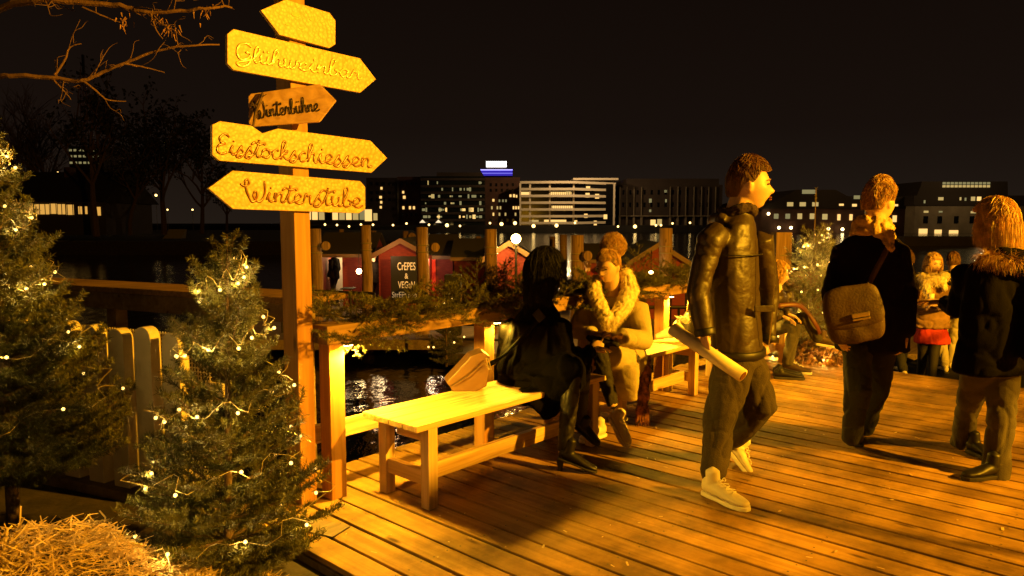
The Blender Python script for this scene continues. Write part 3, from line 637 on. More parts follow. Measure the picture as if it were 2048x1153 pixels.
def shoe(name, heel, toe, m_, sole_m, parent, w=.043, h=.075, up=(0,0,1), collar=.10, laces=True, heel_h=0, sole_t=.022, label=None):
    heel, toe = Vector(heel), Vector(toe); d = (toe-heel); L_ = d.length; d.normalize(); u = Vector(up); u = (u - d*u.dot(d)).normalized(); x = d.cross(u)
    mb = MB(); S_ = []
    for t_, ww, hh in ((.0,.62,.95), (.08,.80,1.0), (.25,.86,1.0), (.42,.88,.86), (.60,1.0,.66), (.80,1.0,.50), (.93,.80,.42), (1.0,.5,.34)):
        hh = h*hh; S_.append((heel + d*L_*t_ + u*(sole_t + hh*.5 - .004), x*w*ww, u*hh*.52))
    mb.loft(S_, 14, .35)
    an = heel + d*L_*.20 + u*(sole_t + h*.75); mb.limb((an, w*.86), (an + u*collar*.62 - d*.005, w*.82))
    o = solid(name, mb, m_, parent, .006, 3)
    if label: o['label'] = label
    sm = MB(); pr = []
    for t_, ww in ((-.015,.45), (.02,.78), (.2,.9), (.42,.86), (.62,1.08), (.82,1.06), (.96,.8), (1.03,.35)): pr.append((t_, ww))
    P = [heel + d*L_*t_ + x*w*ww for t_, ww in pr] + [heel + d*L_*t_ - x*w*ww for t_, ww in pr[::-1]]
    sm.prism(P, u*sole_t); sm.build('sole', sole_m, o, bevel=.003)
    if laces:
        lm = MB()
        for i in range(5):
            q = heel + d*L_*(.40+.075*i) + u*(sole_t + h*(.98-.10*i)); s_ = 1 if i % 2 else -1
            lm.tube([q - x*w*.5 + d*.008*s_, q + u*.006, q + x*w*.5 - d*.008*s_], .0028, 5)
        q = heel + d*L_*.40 + u*(sole_t + h*1.06)
        for sg in (-1, 1): lm.tube(catmull([q, q + x*.02*sg + u*.012, q + x*.034*sg - u*.004, q + x*.012*sg - u*.004 + d*.01], 3), .0022, 5)
        lm.build('laces', M['lace'], o)
    if heel_h:
        hb = MB(); q = heel + d*L_*.06; hb.tube([q, q - Vector((0,0,heel_h))], [.024, .013], 10); hb.build('heel', sole_m, o)
    return o
def ribbons(name, paths, w, m_, parent):
    """thin strands: each path a list of points, two crossed tapered ribbons"""
    Q = []
    for P in paths:
        P = np.array([tuple(p) for p in P]); n = len(P); t_ = np.gradient(P, axis=0); t_ /= np.linalg.norm(t_,axis=1)[:,None]+1e-9
        rv = RNG.normal(size=3); sd = np.cross(t_, rv); sd /= np.linalg.norm(sd,axis=1)[:,None]+1e-9; ww = (w*np.linspace(1,.25,n))[:,None]
        a, b = P - sd*ww, P + sd*ww
        Q.append(np.stack([a[:-1], b[:-1], b[1:], a[1:]],1))
    return quads(name, np.concatenate(Q), m_, parent)
def hair(name, c, f, s, m_, parent, n=1500, length=.1, face=62, up=(0,0,1), lift=1.07, crown=(0,-.25,.95), wave=.012, w=.0016, top=.0, seg=9, hang=0, cap=True, sweep=0, taper=1.0, low=-.5, fur=0, shrink=.0, style='long'):
    """strands combed from the crown over the skull; 'face' degrees either side of straight ahead stay free"""
    r, f, u = frame(f, up); c = Vector(c)
    def zline(a):
        if style == 'short': return .50 if a < face else (.50 + (.10-.50)*(a-face)/22 if a < face+22 else (.10 if a < 108 else max(low, .10 + (low-.10)*(a-108)/16)))
        return .50 if a < face else (low if a > face+30 else .50 + (low-.50)*(a-face)/30)
    def sk(x, y, z, k):
        if style == 'short': k = 1.005 + (k-1.005)*(.25 + .75*max(0, z)**.7)
        return c + (r*x*.345 + f*y*.44 + u*z*.51)*s*k
    if cap:
        mb = MB(); N_, m2 = 36, 22; base = len(mb.v)
        for i in range(m2+1):
            for k in range(N_):
                th = 2*pi*k/N_; a = abs((math.degrees(th) - 90 + 180) % 360 - 180); zl = zline(a)
                ph = pi/2 - (pi/2 - math.asin(zl))*i/m2; x, y, z = cos(ph)*cos(th), cos(ph)*sin(th), sin(ph)
                mb.v.append(sk(x, y, z, lift - .02 - (.03*(i/m2)**4) + .006*noise.noise(Vector((x*6,y*6,z*6)))) + u*top*s*max(0,z)**2)
        if hang:
            for j in range(1, 6):
                for k in range(N_):
                    th = 2*pi*k/N_; a = abs((math.degrees(th) - 90 + 180) % 360 - 180); q = mb.v[m2*N_ + k]; o = (q - c); o.z = 0
                    mb.v.append(q - Vector((0,0,hang*.85*j/5)) + o.normalized()*(.010*sin(j*.9) - shrink*j/5 - .012*j/5) if a >= face + 12 else q.copy())
            m2 += 5
        for i in range(m2):
            for k in range(N_):
                k2 = (k+1) % N_; mb.f.append((i*N_+k, (i+1)*N_+k, (i+1)*N_+k2, i*N_+k2))
        mb.build(name + '_cap' if False else 'hair_mass', m_, parent, True)
    P = []
    cr_ = Vector(crown).normalized()
    for _ in range(n):
        th = random.uniform(-pi, pi); a = abs((math.degrees(th) - 90 + 180) % 360 - 180)
        end = Vector((cos(th), sin(th), 0)); st_ = cr_ + Vector((random.gauss(0,.35), random.gauss(0,.35), 0)); st_.normalize()
        k = lift + random.uniform(-.03, .05) + (random.uniform(0,.07) if random.random() < .12 else 0); wv = random.uniform(0, 6.28); pth = []
        zl = zline(a)
        if hang and a >= face + 30: zl = max(-.45, min(.3, zl + random.uniform(-.28, .35)))
        e2 = Vector((end.x*cos(math.asin(zl)), end.y*cos(math.asin(zl)), zl)); ff = random.uniform(0, .5)
        for i in range(seg+1):
            t_ = ff + (1-ff)*i/seg; q = st_.lerp(e2, t_); q.normalize()
            p_ = sk(q.x, q.y, q.z, k + .03*sin(wv + t_*7)) + u*top*s*max(0,q.z)**2 + r*wave*sin(wv+t_*9)*.5
            if sweep: p_ += f*sweep*s*t_*max(0, q.z)
            pth.append(p_)
        if hang and a >= face:
            last = pth[-1]; hl = hang*random.uniform(.6, 1.0); out = (last - c); out.z = 0; out.normalize()
            for j in range(1, 6):
                q = j/5; pth.append(last - Vector((0,0,hl*q)) + out*(.008*sin(q*2.2+wv) - shrink*q - .008*q) + r*wave*sin(wv+q*6))
        P.append(pth)
    return ribbons(name, P, w, m_, parent)
def fuzz(name, pts, n, l, w, m_, parent, jitter=.03, down=.4):
    """fur: short strands standing off a path of (point, radius)"""
    P = []
    for _ in range(n):
        i = random.randrange(len(pts)-1); t_ = random.random(); c_ = Vector(pts[i][0]).lerp(Vector(pts[i+1][0]), t_); r_ = pts[i][1]*(1-t_) + pts[i+1][1]*t_
        d = Vector((random.gauss(0,1), random.gauss(0,1), random.gauss(0,1))).normalized(); p = c_ + d*r_*.85; d2 = (d + Vector((random.gauss(0,.3), random.gauss(0,.3), -down))).normalized()
        ll = l*random.uniform(.5, 1.2); P.append([p, p + d2*ll*.5, p + d2*ll + Vector((0,0,-ll*.25))])
    return ribbons(name, P, w, m_, parent)
def body(t, hc, f_h, s, neck, chest, pelvis, arms, legs, male=True, hands=(), R_=None, Fd=None, voxel=.007, up=(0,0,1)):
    mb = MB(); headp(mb, hc, f_h, s, up, male, .72)
    r, ff, u = frame(f_h, up); mb.limb((Vector(hc) - u*s*.22 - ff*s*.10, s*.25), (Vector(neck), s*.27), (Vector(neck).lerp(Vector(chest), .25), s*.35))
    mb.loft([(neck, R_*.09, Fd*.06), (Vector(neck).lerp(Vector(chest), .35), R_*.16, Fd*.085), (chest, R_*.155, Fd*.10), (pelvis, R_*.15, Fd*.10)], 16)
    for a in arms: mb.limb((a[0], .045), (a[1], .036), (a[2], .025))
    for l in legs: mb.limb((l[0], .075), (l[1], .050), (l[2], .036))
    for h in hands: hand(mb, *h[0], **h[1])
    return solid('body', mb, M['skin'], t, voxel, 2)
def torso(mb, secs, R_, Fd): mb.loft([(c, R_*a, Fd*b) for c, a, b in secs], 20, .3)
Z3 = Vector((0, 0, 1))
# ------------------------------------------------ the walking man
Fw = Vector((.90, -.43, 0)).normalized(); Rw = Fw.cross(Z3)
t = thing('person', G(1440, 990), 'person in dark leather jacket striding past in white sneakers with a paper roll', 'person')
hc = A(1497, 372, 4.2); nk = A(1475, 430, 4.2); ch = A(1470, 530, 4.2); pl = A(1478, 700, 4.2)
sR, eR, wR = A(1420, 482, 4.02), A(1394, 590, 3.97), A(1410, 668, 3.93); sL, eL, wL = A(1520, 478, 4.36), A(1538, 590, 4.45), A(1535, 680, 4.4)
hR, kR, aR = pl + Rw*.085, A(1440, 838, 4.08), A(1424, 962, 4.02); hL, kL, aL = pl - Rw*.085, A(1522, 812, 4.22), A(1456, 888, 4.42)
roll0, roll1 = A(1345, 658, 4.1), A(1486, 752, 3.78)
body(t, hc, (.97, -.16, .02), .285, nk, ch, pl, [(sR,eR,wR),(sL,eL,wL)], [(hR,kR,aR),(hL,kL,aL)], True, [((wR, (roll0.lerp(roll1,.5)-wR) + Vector((.0,0,-.05)), (.7,.3,-.3)), dict(side=1, curl=1.0))], Rw, Fw)
eyes(hc, (.97,-.16,.02), .285, t)
mb = MB(); torso(mb, [(nk + Z3*.045, .082, .082), (nk + Z3*.0, .085, .085), (nk - Z3*.055, .165, .10), (A(1470,490,4.2), .215, .125), (A(1466,550,4.2), .225, .145), (A(1470,630,4.2), .21, .14), (A(1474,705,4.2), .205, .15)], Rw, Fw)
mb.limb((sR.lerp(nk,.3), .072), (sR, .076), (sR.lerp(eR,.5), .068), (eR, .062), (eR.lerp(wR,.5), .060), (wR, .051)); mb.limb((sL, .078), (eL, .064), (wL, .048))
mb.limb((nk - Fw*.06 - Rw*.12 - Z3*.03, .045), (nk - Fw*.12 - Z3*.035, .055), (nk - Fw*.06 + Rw*.12 - Z3*.03, .045))
solid('jacket', mb, M['leather'], t, .008, 9, .006, (4, 4, 4), 1)
mb = MB(); mb.tube([nk + (Rw*cos(a)*.085 + Fw*sin(a)*.085) + Z3*(.022 + .018*sin(a*2)) for a in np.linspace(0, 2*pi, 15)], .034, 8); solid('neck_scarf', mb, M['scarf_dark'], t, .007, 2, .006, (20,20,20), 2)
def ring(name, c, X, Y, h, m_, k=1.0):
    c = Vector(c); mb = MB(); mb.loft([(c + h*.5, X, Y), (c + h*.3, X*1.03, Y*1.03), (c - h*.3, X*1.03, Y*1.03), (c - h*.5, X*.97, Y*.97)], 24, 0); return mb.build(name, M[m_], t, True)
ring('hem_band', A(1474,703,4.2), Rw*.213, Fw*.158, Z3*.05, 'boot')
for a_, b_ in ((eR,wR), (eL,wL)):
    d_ = (b_-a_).normalized(); x_ = d_.orthogonal().normalized(); ring('cuff', b_ - d_*.01, x_*.056, d_.cross(x_)*.056, d_*.04, 'boot')
mb = MB(); q_ = A(1470,508,4.2); mb.tube([q_ + Rw*cos(a)*.232 + Fw*sin(a)*.150 for a in np.linspace(-.2, pi+.2, 18)], .004, 5); mb.build('chest_seam', M['boot'], t)
mb = MB(); q_ = A(1500,610,4.2) + Rw*.165 + Fw*.10; mb.ob(q_, (Fw*.8-Rw*.5).normalized()*.06, (Rw*.8+Fw*.5).normalized()*.006, Z3*.018); mb.build('pocket_flap', M['leather'], t, bevel=.003)
mb = MB(); mb.tube([A(1546,470,4.06), A(1550,540,4.03), A(1546,620,4.03), A(1538,690,4.05)], .0035, 5); mb.build('zip', M['brass'], t)
mb = MB(); torso(mb, [(A(1476,680,4.2), .165, .13), (pl, .175, .135), (pl - Z3*.08, .17, .13)], Rw, Fw)
mb.limb((hR, .115), (hR.lerp(kR,.5), .115), (kR, .094), (kR.lerp(aR,.55), .084), (aR + Z3*.05, .080), (aR + Z3*.012, .062)); mb.limb((hL, .115), (hL.lerp(kL,.5), .115), (kL, .102), (kL.lerp(aL,.5), .085), (aL, .062))
solid('trousers', mb, M['chino'], t, .008, 5, .012, (5, 5, 4.5), 3)
h0 = G(1409, 988); h0.z = .002; t0 = G(1466, 1012); t0.z = .002; t0 = h0 + (t0-h0).normalized()*.295
shoe('shoe', h0, t0, M['sneaker'], M['sole'], t, .047, .082)
d_ = (A(1482,958,4.30) - A(1448,905,4.46)).normalized(); shoe('shoe', A(1446,893,4.47), A(1446,893,4.47) + (d_ + Vector((.15,-.2,-.1))).normalized()*.285, M['sneaker'], M['sole'], t, .045, .08, up=(.9,-.3,.4))
hair('hair', hc, (.97,-.16,.02), .285, M['hair_brown'], t, 4500, face=62, low=-.42, wave=.003, lift=1.065, top=.05, w=.0009, sweep=.05, style='short')
pr = thing('paper_roll', roll0.lerp(roll1,.5), 'pale paper roll gripped in the walking man\'s hand', 'paper roll')
mb = MB(); mb.tube([roll0, roll1], .037, 20, 0); mb.build('outer_sheet', M['paper'], pr, True)
mb = MB(); dv = (roll1-roll0).normalized(); mb.tube([roll1 + dv*.0005, roll1+dv*.004], [.026,.024], 16); mb.build('rolled_edge', M['letter'], pr)
# ------------------------------------------------ man with the shoulder bag
Fb = Vector((.12, .99, 0)).normalized(); Rb = Fb.cross(Z3)
t = thing('person', G(1706, 912), 'person in black coat from behind, satchel on the hip, head turned right', 'person')
hc = A(1757, 407, 4.75); fh = (.88, .46, .03); nk = A(1745, 462, 4.76); ch = A(1742, 540, 4.76); pl = A(1740, 668, 4.76)
sL, eL, wL = A(1688, 500, 4.8), A(1664, 588, 4.72), A(1678, 655, 4.6); sR, eR, wR = A(1796, 498, 4.7), A(1815, 590, 4.68), A(1812, 668, 4.66)
hL, kL, aL = pl - Rb*.085, A(1716, 782, 4.60), A(1703, 882, 4.66); hR, kR, aR = pl + Rb*.08, A(1752, 785, 4.86), A(1728, 862, 5.05)
body(t, hc, fh, .255, nk, ch, pl, [(sL,eL,wL),(sR,eR,wR)], [(hL,kL,aL),(hR,kR,aR)], True, [((wR, (-.05,.1,-1), (-.9,.2,0)), dict(side=-1, curl=.6)), ((wL, (.1,-.1,-1), (.9,0,0)), dict(side=1, curl=.5))], Rb, Fb)
eyes(hc, fh, .255, t)
mb = MB(); torso(mb, [(nk - Z3*.01, .075, .07), (nk - Z3*.06, .18, .10), (A(1743,510,4.76), .215, .125), (A(1742,570,4.76), .225, .14), (A(1742,640,4.76), .225, .15), (A(1744,700,4.76), .235, .16)], Rb, Fb)
mb.limb((sL, .076), (eL, .068), (wL, .056)); mb.limb((sR, .076), (eR, .068), (wR, .056))
solid('coat', mb, M['navy_cloth'], t, .010, 8, .011, (5, 5, 4), 5)
sp_ = [(nk + (Rb*cos(a)*.083 + Fb*sin(a)*.083) + Z3*(.035 + .022*sin(a*1.5+2)), .042) for a in np.linspace(0, 2*pi, 15)]
mb = MB(); mb.tube([q for q, _ in sp_], .052, 8); mb.tube([q - Z3*.06 + (q-nk)*.22 for q, _ in sp_], .04, 8); mb.limb((nk - Fb*.10 + Rb*.05 - Z3*.0, .04), (nk - Fb*.15 + Rb*.06 - Z3*.12, .032)); solid('scarf', mb, M['scarf_tan'], t, .008, 2, .012, (16,16,9), 6)
mb = MB(); torso(mb, [(pl + Z3*.05, .15, .12), (pl - Z3*.08, .165, .12)], Rb, Fb); mb.limb((hL, .105), (kL, .082), (aL, .060)); mb.limb((hR, .105), (kR, .080), (aR, .058))
solid('jeans', mb, M['jeans'], t, .008, 5, .011, (5, 5, 4.5), 7)
q = G(1716, 895); q.z = .002; shoe('boot', q, q + Vector((-.22,-.17,0)).normalized()*.0 + Vector((-.10,-.26,0)).normalized()*.28*-1 , M['brown_leather'], M['dark_sole'], t, .045, .085, collar=.16, laces=False)
q = A(1728, 868, 5.08); shoe('boot', q - Vector((0,0,.03)), q + Vector((.10,.17,-.17)).normalized()*.27, M['sneaker'], M['dark_sole'], t, .043, .08, up=(0,.75,.65), collar=.10, laces=False, label='pale shoe of the lifted right foot')
hair('hair', hc, fh, .255, M['hair_fair'], t, 4500, face=62, low=-.3, wave=.016, lift=1.12, top=.12, w=.001, sweep=.16, style='short')
bg_ = thing('shoulder_bag', A(1706, 630, 4.5), 'brown satchel with a metal clasp on the hip of the man in the black coat', 'bag')
bx, by, bz = Vector((.93,-.28,.22)).normalized(), Vector((.28,.96,0)).normalized(), Vector((-.22,0,.97)).normalized(); bc = A(1706, 630, 4.50)
def softbox(c, X, Y, Z, hx, hy, hz, name, m_, par, fold=.006, seed=3, vox=.008):
    mb = MB(); mb.pillow(c, X*hx, Y*hy, Z*hz, .42); return solid(name, mb, m_, par, vox, 9, fold, (7,7,7), seed, False)
softbox(bc, bx, by, bz, .168, .07, .18, 'pouch', M['brown_leather'], bg_, .010, 3)
fl = softbox(bc - by*.035 + bz*.055, bx, by, bz, .173, .047, .135, 'flap', M['brown_leather'], bg_, .006, 4)
mb = MB(); mb.ob(bc - by*.092 + bz*.005 + bx*.03, bx*.05, by*.006, bz*.014); mb.ob(bc - by*.095 - bz*.02 + bx*.03, bx*.05, by*.006, bz*.006); mb.build('clasp', M['brass'], bg_, bevel=.003)
mb = MB(); mb.tube(catmull([bc + bz*.16 + bx*.12, A(1742,560,4.57), A(1768,510,4.58), A(1786,474,4.68), A(1790,470,4.80)], 5), .017, 8, 0, flat=by); mb.build('strap', M['brown_leather'], bg_, True)
# ------------------------------------------------ blonde woman at the right edge
Fc = Vector((-.42, .9, 0)).normalized(); Rc = Fc.cross(Z3)
t = thing('person', G(1960, 945), 'person with long blond hair and black coat at the right edge of the photo', 'person')
hc = A(1990, 448, 4.3); fh = (-.55, .8, -.05); nk = A(1992, 512, 4.28); ch = A(1990, 585, 4.3); pl = A(1985, 718, 4.3)
sL, eL, wL = A(1932, 545, 4.36), A(1918, 622, 4.52), A(1888, 606, 4.72); sR, eR, wR = A(2052, 548, 4.2), A(2072, 640, 4.12), A(2060, 715, 4.08)
hL, kL, aL = pl - Rc*.085, A(1938, 805, 4.52), A(1924, 880, 4.74); hR, kR, aR = pl + Rc*.085, A(2003, 835, 4.22), A(1990, 945, 4.18)
body(t, hc, fh, .235, nk, ch, pl, [(sL,eL,wL),(sR,eR,wR)], [(hL,kL,aL),(hR,kR,aR)], False, [((wL, (-.6,.7,.1), (0,0,-1)), dict(side=-1, curl=.5))], Rc, Fc)
eyes(hc, fh, .235, t)
mb = MB(); torso(mb, [(nk - Z3*.0, .08, .075), (nk - Z3*.05, .17, .11), (A(1992,560,4.3), .225, .14), (A(1990,630,4.3), .235, .155), (A(1984,700,4.3), .25, .165), (A(1980,742,4.3), .26, .17)], Rc, Fc)
mb.limb((sL, .08), (eL, .068), (wL, .055)); mb.limb((sR, .08), (eR, .07), (wR, .056))
mb.limb((nk - Fc*.08 - Rc*.12, .06), (nk - Fc*.15 - Z3*.04, .085), (nk - Fc*.08 + Rc*.12, .06))
solid('coat', mb, M['black_cloth'], t, .010, 8, .012, (5, 5, 4), 9)
fuzz('fur_trim', [(nk + (Rc*cos(a)*.17 - Fc*.04 + Fc*sin(a)*.13) + Z3*(-.0 + .02*sin(a)), .035) for a in np.linspace(pi*.95, pi*2.1, 12)], 3500, .05, .0009, M['hair_fair'], t, down=.5)
mb = MB(); torso(mb, [(pl + Z3*.02, .15, .13), (pl - Z3*.08, .17, .125)], Rc, Fc); mb.limb((hL, .105), (kL, .074), (kL.lerp(aL,.5), .066), (aL - Z3*.03, .072)); mb.limb((hR, .105), (kR, .078), (kR.lerp(aR,.5), .072), (aR - Z3*.035, .078))
solid('jeans', mb, M['jeans_grey'], t, .008, 5, .009, (5, 5, 4.5), 10)
q = G(1936, 905); q.z = .002; shoe('boot', q, q + Vector((-.16,.20,0)).normalized()*.25*-1 + Vector((-.1,.0,0)), M['boot'], M['dark_sole'], t, .042, .075, collar=.1, laces=False)
q = G(1998, 955); q.z = .002; shoe('boot', q, q + Vector((-.22,-.05,0)).normalized()*.25, M['boot'], M['dark_sole'], t, .042, .075, collar=.1, laces=False)
hair('hair', hc, fh, .255, M['hair_blond'], t, 7500, face=58, low=-.15, wave=.006, lift=1.13, hang=.17, w=.001, top=.03, shrink=-.03)
# ------------------------------------------------ woman in black on the near bench
Fk = Vector((.80, .60, 0)).normalized(); Rk = Fk.cross(Z3)
t = thing('person', D(3.45, 2.98, .47), 'dark haired person in long black coat and heeled boots seated on the near bench', 'person')
hc = A(1089, 545, 4.62); fh = (.93, .30, -.12); nk = A(1078, 612, 4.64); ch = A(1066, 690, 4.66); pl = A(1060, 765, 4.68)
sL, eL, wL = A(1022, 652, 4.80), A(1008, 735, 4.80), A(1075, 728, 4.95); sR, eR, wR = A(1122, 650, 4.50), A(1132, 738, 4.42), A(1180, 702, 4.72)
hR, kR, aR = pl + Rk*.09, A(1146, 742, 4.33), A(1128, 908, 4.29); hL, kL, aL = pl - Rk*.06, A(1166, 720, 4.62), A(1160, 850, 4.72)
body(t, hc, fh, .235, nk, ch, pl, [(sL,eL,wL),(sR,eR,wR)], [(hR,kR,aR),(hL,kL,aL)], False, [((wR, (.7,.5,.1), (0,0,-1)), dict(side=1, curl=.5))], Rk, Fk)
mb = MB(); torso(mb, [(nk + Z3*.06, .078, .078), (nk + Z3*.01, .095, .09), (nk - Z3*.045, .165, .11), (A(1070,660,4.66), .215, .14), (A(1064,715,4.67), .215, .165), (A(1062,765,4.67), .26, .22), (A(1066,795,4.66), .245, .215)], Rk, Fk)
mb.limb((sL, .080), (eL, .072), (wL, .055)); mb.limb((sR, .078), (eR, .07), (wR, .05))
mb.limb((nk + Z3*.03, .07), (nk - Z3*.02, .085)); mb.loft([(A(1070,735,4.62), Rk*.27, Fk*.20), (A(1100,742,4.52), Rk*.27, Fk*.20), (A(1118,765,4.46), Rk*.20, Fk*.17), (A(1112,800,4.42), Rk*.10, Fk*.12)], 16, .3); mb.limb((pl + Rk*.10, .14), (pl.lerp(kR,.55) + Z3*.0, .14), (kR + Z3*.01, .105)); mb.limb((pl - Rk*.08, .13), (kL, .10))
mb.loft([(A(1085,770,4.45), Rk*.05, Fk*.20), (A(1098,800,4.38), Rk*.035, Fk*.16), (A(1100,838,4.35), Rk*.02, Fk*.05)], 14, .3)
mb.limb((kR.lerp(pl,.2) - Z3*.05, .09), (A(1138,785,4.36), .06)); mb.loft([(nk - Z3*.10, Rk*.20, Fk*.16), (A(1070,690,4.66), Rk*.24, Fk*.18), (A(1068,745,4.66), Rk*.28, Fk*.24)], 18, .2)
solid('coat', mb, M['black_cloth'], t, .009, 4, .010, (5, 5, 4), 12)
for k_, a_ in ((kR,aR),(kL,aL)): mb = MB(); mb.limb((k_, .057), (k_.lerp(a_,.5), .052)); solid('stocking', mb, M['black_trouser'], t, .009, 2)
mb = MB(); mb.limb((kR.lerp(aR,.22), .058), (kR.lerp(aR,.55), .052), (aR + Z3*.02, .042)); solid('boot_shaft', mb, M['boot'], t, .008, 2, .004, (12,12,12), 3)
hq = A(1116, 918, 4.28); shoe('boot', Vector((hq.x, hq.y, .075)), Vector((hq.x, hq.y, .0)) + Vector((.225, -.05, .004)), M['boot'], M['dark_sole'], t, .038, .07, up=(.3,0,1), collar=.12, laces=False, heel_h=.074, sole_t=.01)
mb = MB(); mb.limb((kL.lerp(aL,.3), .055), (aL, .042)); solid('boot_shaft', mb, M['boot'], t, .008, 2)
hq = A(1152, 856, 4.72); shoe('boot', hq, hq + Vector((.15,-.10,-.10)).normalized()*.19, M['boot'], M['dark_sole'], t, .038, .07, collar=.08, laces=False, sole_t=.01, label='brown shining toe of the far boot')
hair('hair', hc, fh, .262, M['hair_black'], t, 5000, face=55, low=-.2, wave=.008, lift=1.15, hang=.20, w=.0011, top=.02)
lb = thing('leather_bag', A(943, 770, 4.45), 'tan leather satchel tipped over on the near bench', 'bag')
lx, ly, lz = Vector((.72,.62,.30)).normalized(), Vector((.30,-.30,.0)).normalized(), None; bc = A(942, 754, 4.42); lz = lx.cross(ly).normalized(); lz = lz if lz.z > 0 else -lz
OL = [(898,769),(907,788),(938,791),(974,774),(980,742),(964,712),(944,722),(920,747)]; dv_ = Vector((-.03,.15,0))
mb = MB(); mb.prism([A(x_, y_, 4.36) for x_, y_ in OL], dv_); solid('pouch', mb, M['tan_leather'], lb, .006, 9, .002, (9,9,9), 5)
FL = [(893,766),(899,774),(934,752),(966,722),(977,724),(981,714),(966,704),(942,713),(917,740)]
mb = MB(); mb.prism([A(x_, y_, 4.355) for x_, y_ in FL], dv_*1.04); solid('flap', mb, M['tan_leather'], lb, .005, 5, .001, (9,9,9), 6)
mb = MB(); mb.tube([A(903,772,4.345), A(935,753,4.345), A(967,724,4.345)], .003, 6); mb.build('piping', M['brown_leather'], lb, True); bc = A(975,728,4.34) - lx*.12 - lz*.02 - ly*.05
mb = MB(); q = bc + lx*.12 + lz*.02 + ly*.05; mb.tube([q + lz*.035, q + lz*.035 + ly*.02, q - lz*.035 + ly*.02, q - lz*.035, q + lz*.035], .004, 6); mb.build('buckle', M['brass'], lb)
mb = MB(); mb.tube(catmull([A(978,730,4.40), A(1000,716,4.42), A(1040,680,4.50), A(1082,634,4.44), A(1092,618,4.52)], 5), .017, 8, 0, flat=-Fk); mb.build('strap', M['black_cloth'], lb, True)
mb = MB(); q = A(1078,632,4.40); mb.ob(q, Vector((.022,0,-.026)), Vector((.02,0,.018)), Vector((0,.004,0))); mb.build('strap_slider', M['metal'], lb, bevel=.002)
# ------------------------------------------------ woman in the beige coat
Fe = Vector((-.50, -.86, 0)).normalized(); Re = Fe.cross(Z3)
t = thing('person', D(4.65, 3.08, .47), 'person with hair bun, beige coat and fur collar seated on the second bench', 'person')
hc = A(1217, 534, 5.28); fh = (-.66, -.70, -.20); uh = (-.1,-.15,1); nk = A(1226, 592, 5.38); ch = A(1228, 650, 5.42); pl = A(1240, 742, 5.48)
sR, eR, wR = A(1172, 618, 5.50), A(1152, 662, 5.32), A(1188, 668, 5.06); sL, eL, wL = A(1275, 614, 5.32), A(1286, 682, 5.18), A(1238, 672, 4.98)
hR, kR, aR = pl + Re*.09, A(1196, 694, 4.90), A(1226, 812, 4.84); hL, kL, aL = pl - Re*.07, A(1182, 706, 5.02), A(1178, 848, 4.98)
body(t, hc, fh, .235, nk, ch, pl, [(sR,eR,wR),(sL,eL,wL)], [(hR,kR,aR),(hL,kL,aL)], False, [((wR, (.85,-.3,.1), (-.1,-.3,-.9)), dict(side=1, curl=.75)), ((wL, (-.85,-.25,.12), (.0,-.3,-.9)), dict(side=-1, curl=.75))], Re, Fe, up=uh)
eyes(hc, fh, .235, t, uh)
mb = MB(); torso(mb, [(nk + Z3*.0, .08, .07), (nk - Z3*.05, .16, .10), (A(1226,635,5.42), .205, .135), (A(1230,680,5.44), .215, .16), (A(1238,730,5.46), .235, .19), (A(1240,760,5.46), .23, .19)], Re, Fe)
mb.limb((sR, .078), (eR, .068), (wR - (wR-eR)*.1, .055)); mb.limb((sL, .082), (sL.lerp(eL,.5), .08), (eL, .078), (wL - (wL-eL)*.12, .062))
mb.limb((pl - Re*.10, .13), (A(1240,715,5.15), .115), (A(1218,712,5.0), .09)); mb.loft([(A(1245,725,5.10), Re*.13, Fe*.08), (A(1250,765,5.10), Re*.105, Fe*.06), (A(1256,800,5.13), Re*.07, Fe*.035)], 14, .3)
solid('coat', mb, M['beige_wool'], t, .008, 9, .005, (4, 4, 5), 14)
fp = [(A(1250,545,5.36), .055), (A(1260,580,5.30), .072), (A(1248,612,5.20), .066), (A(1228,640,5.12), .045), (A(1212,665,5.10), .028)]
fq = [(A(1190,560,5.30), .040), (A(1188,585,5.24), .052), (A(1200,612,5.16), .055), (A(1214,645,5.10), .045)]
mb = MB(); mb.limb(*fp); mb.limb(*fq); mb.limb((A(1252,552,5.42), .05), (A(1225,560,5.52), .05), (A(1192,560,5.36), .04)); fc = solid('fur_collar', mb, M['cream_fur'], t, .009, 3, .01, (20,20,20), 4)
fuzz('fur', fp, 7000, .027, .0009, M['cream_fur'], fc, down=.7); fuzz('fur', fq, 4500, .025, .0009, M['cream_fur'], fc, down=.7)
mb = MB(); mb.limb((hR, .085), (kR, .062), (kR.lerp(aR,.5), .055), (aR, .040)); mb.limb((hL, .085), (kL, .060), (kL.lerp(aL,.5), .052), (aL, .042)); solid('trousers', mb, M['black_trouser'], t, .008, 2, .007, (10,10,8), 15)
q = A(1222, 836, 4.86); shoe('shoe', q, q + (A(1246,880,4.72)-q).normalized()*.25, M['sneaker'], M['sole'], t, .041, .075, up=(.45,-.75,.45), collar=.07)
q = G(1208, 872); q.z = .002; shoe('shoe', q, q + Vector((-.17,-.17,0)).normalized()*.25, M['sneaker'], M['sole'], t, .041, .072, collar=.08, laces=False)
hair('hair', hc, fh, .235, M['hair_fair'], t, 4500, face=60, up=uh, low=-.3, wave=.006, lift=1.10, w=.0009, crown=(0,-.2,1), style='short')
bun = A(1226, 492, 5.34); P = []
for i in range(1100):
    a, b_ = random.uniform(0,2*pi), random.uniform(-.9,.9); rr = .080*random.uniform(.75,1.25); ax_ = Vector((random.gauss(0,1),random.gauss(0,1),random.gauss(0,1))).normalized(); e1 = ax_.orthogonal().normalized(); e2 = ax_.cross(e1)
    P.append([bun + (e1*cos(a+j*.42) + e2*sin(a+j*.42))*rr*(1+.08*sin(j*2+a)) + ax_*b_*.03 for j in range(8)])
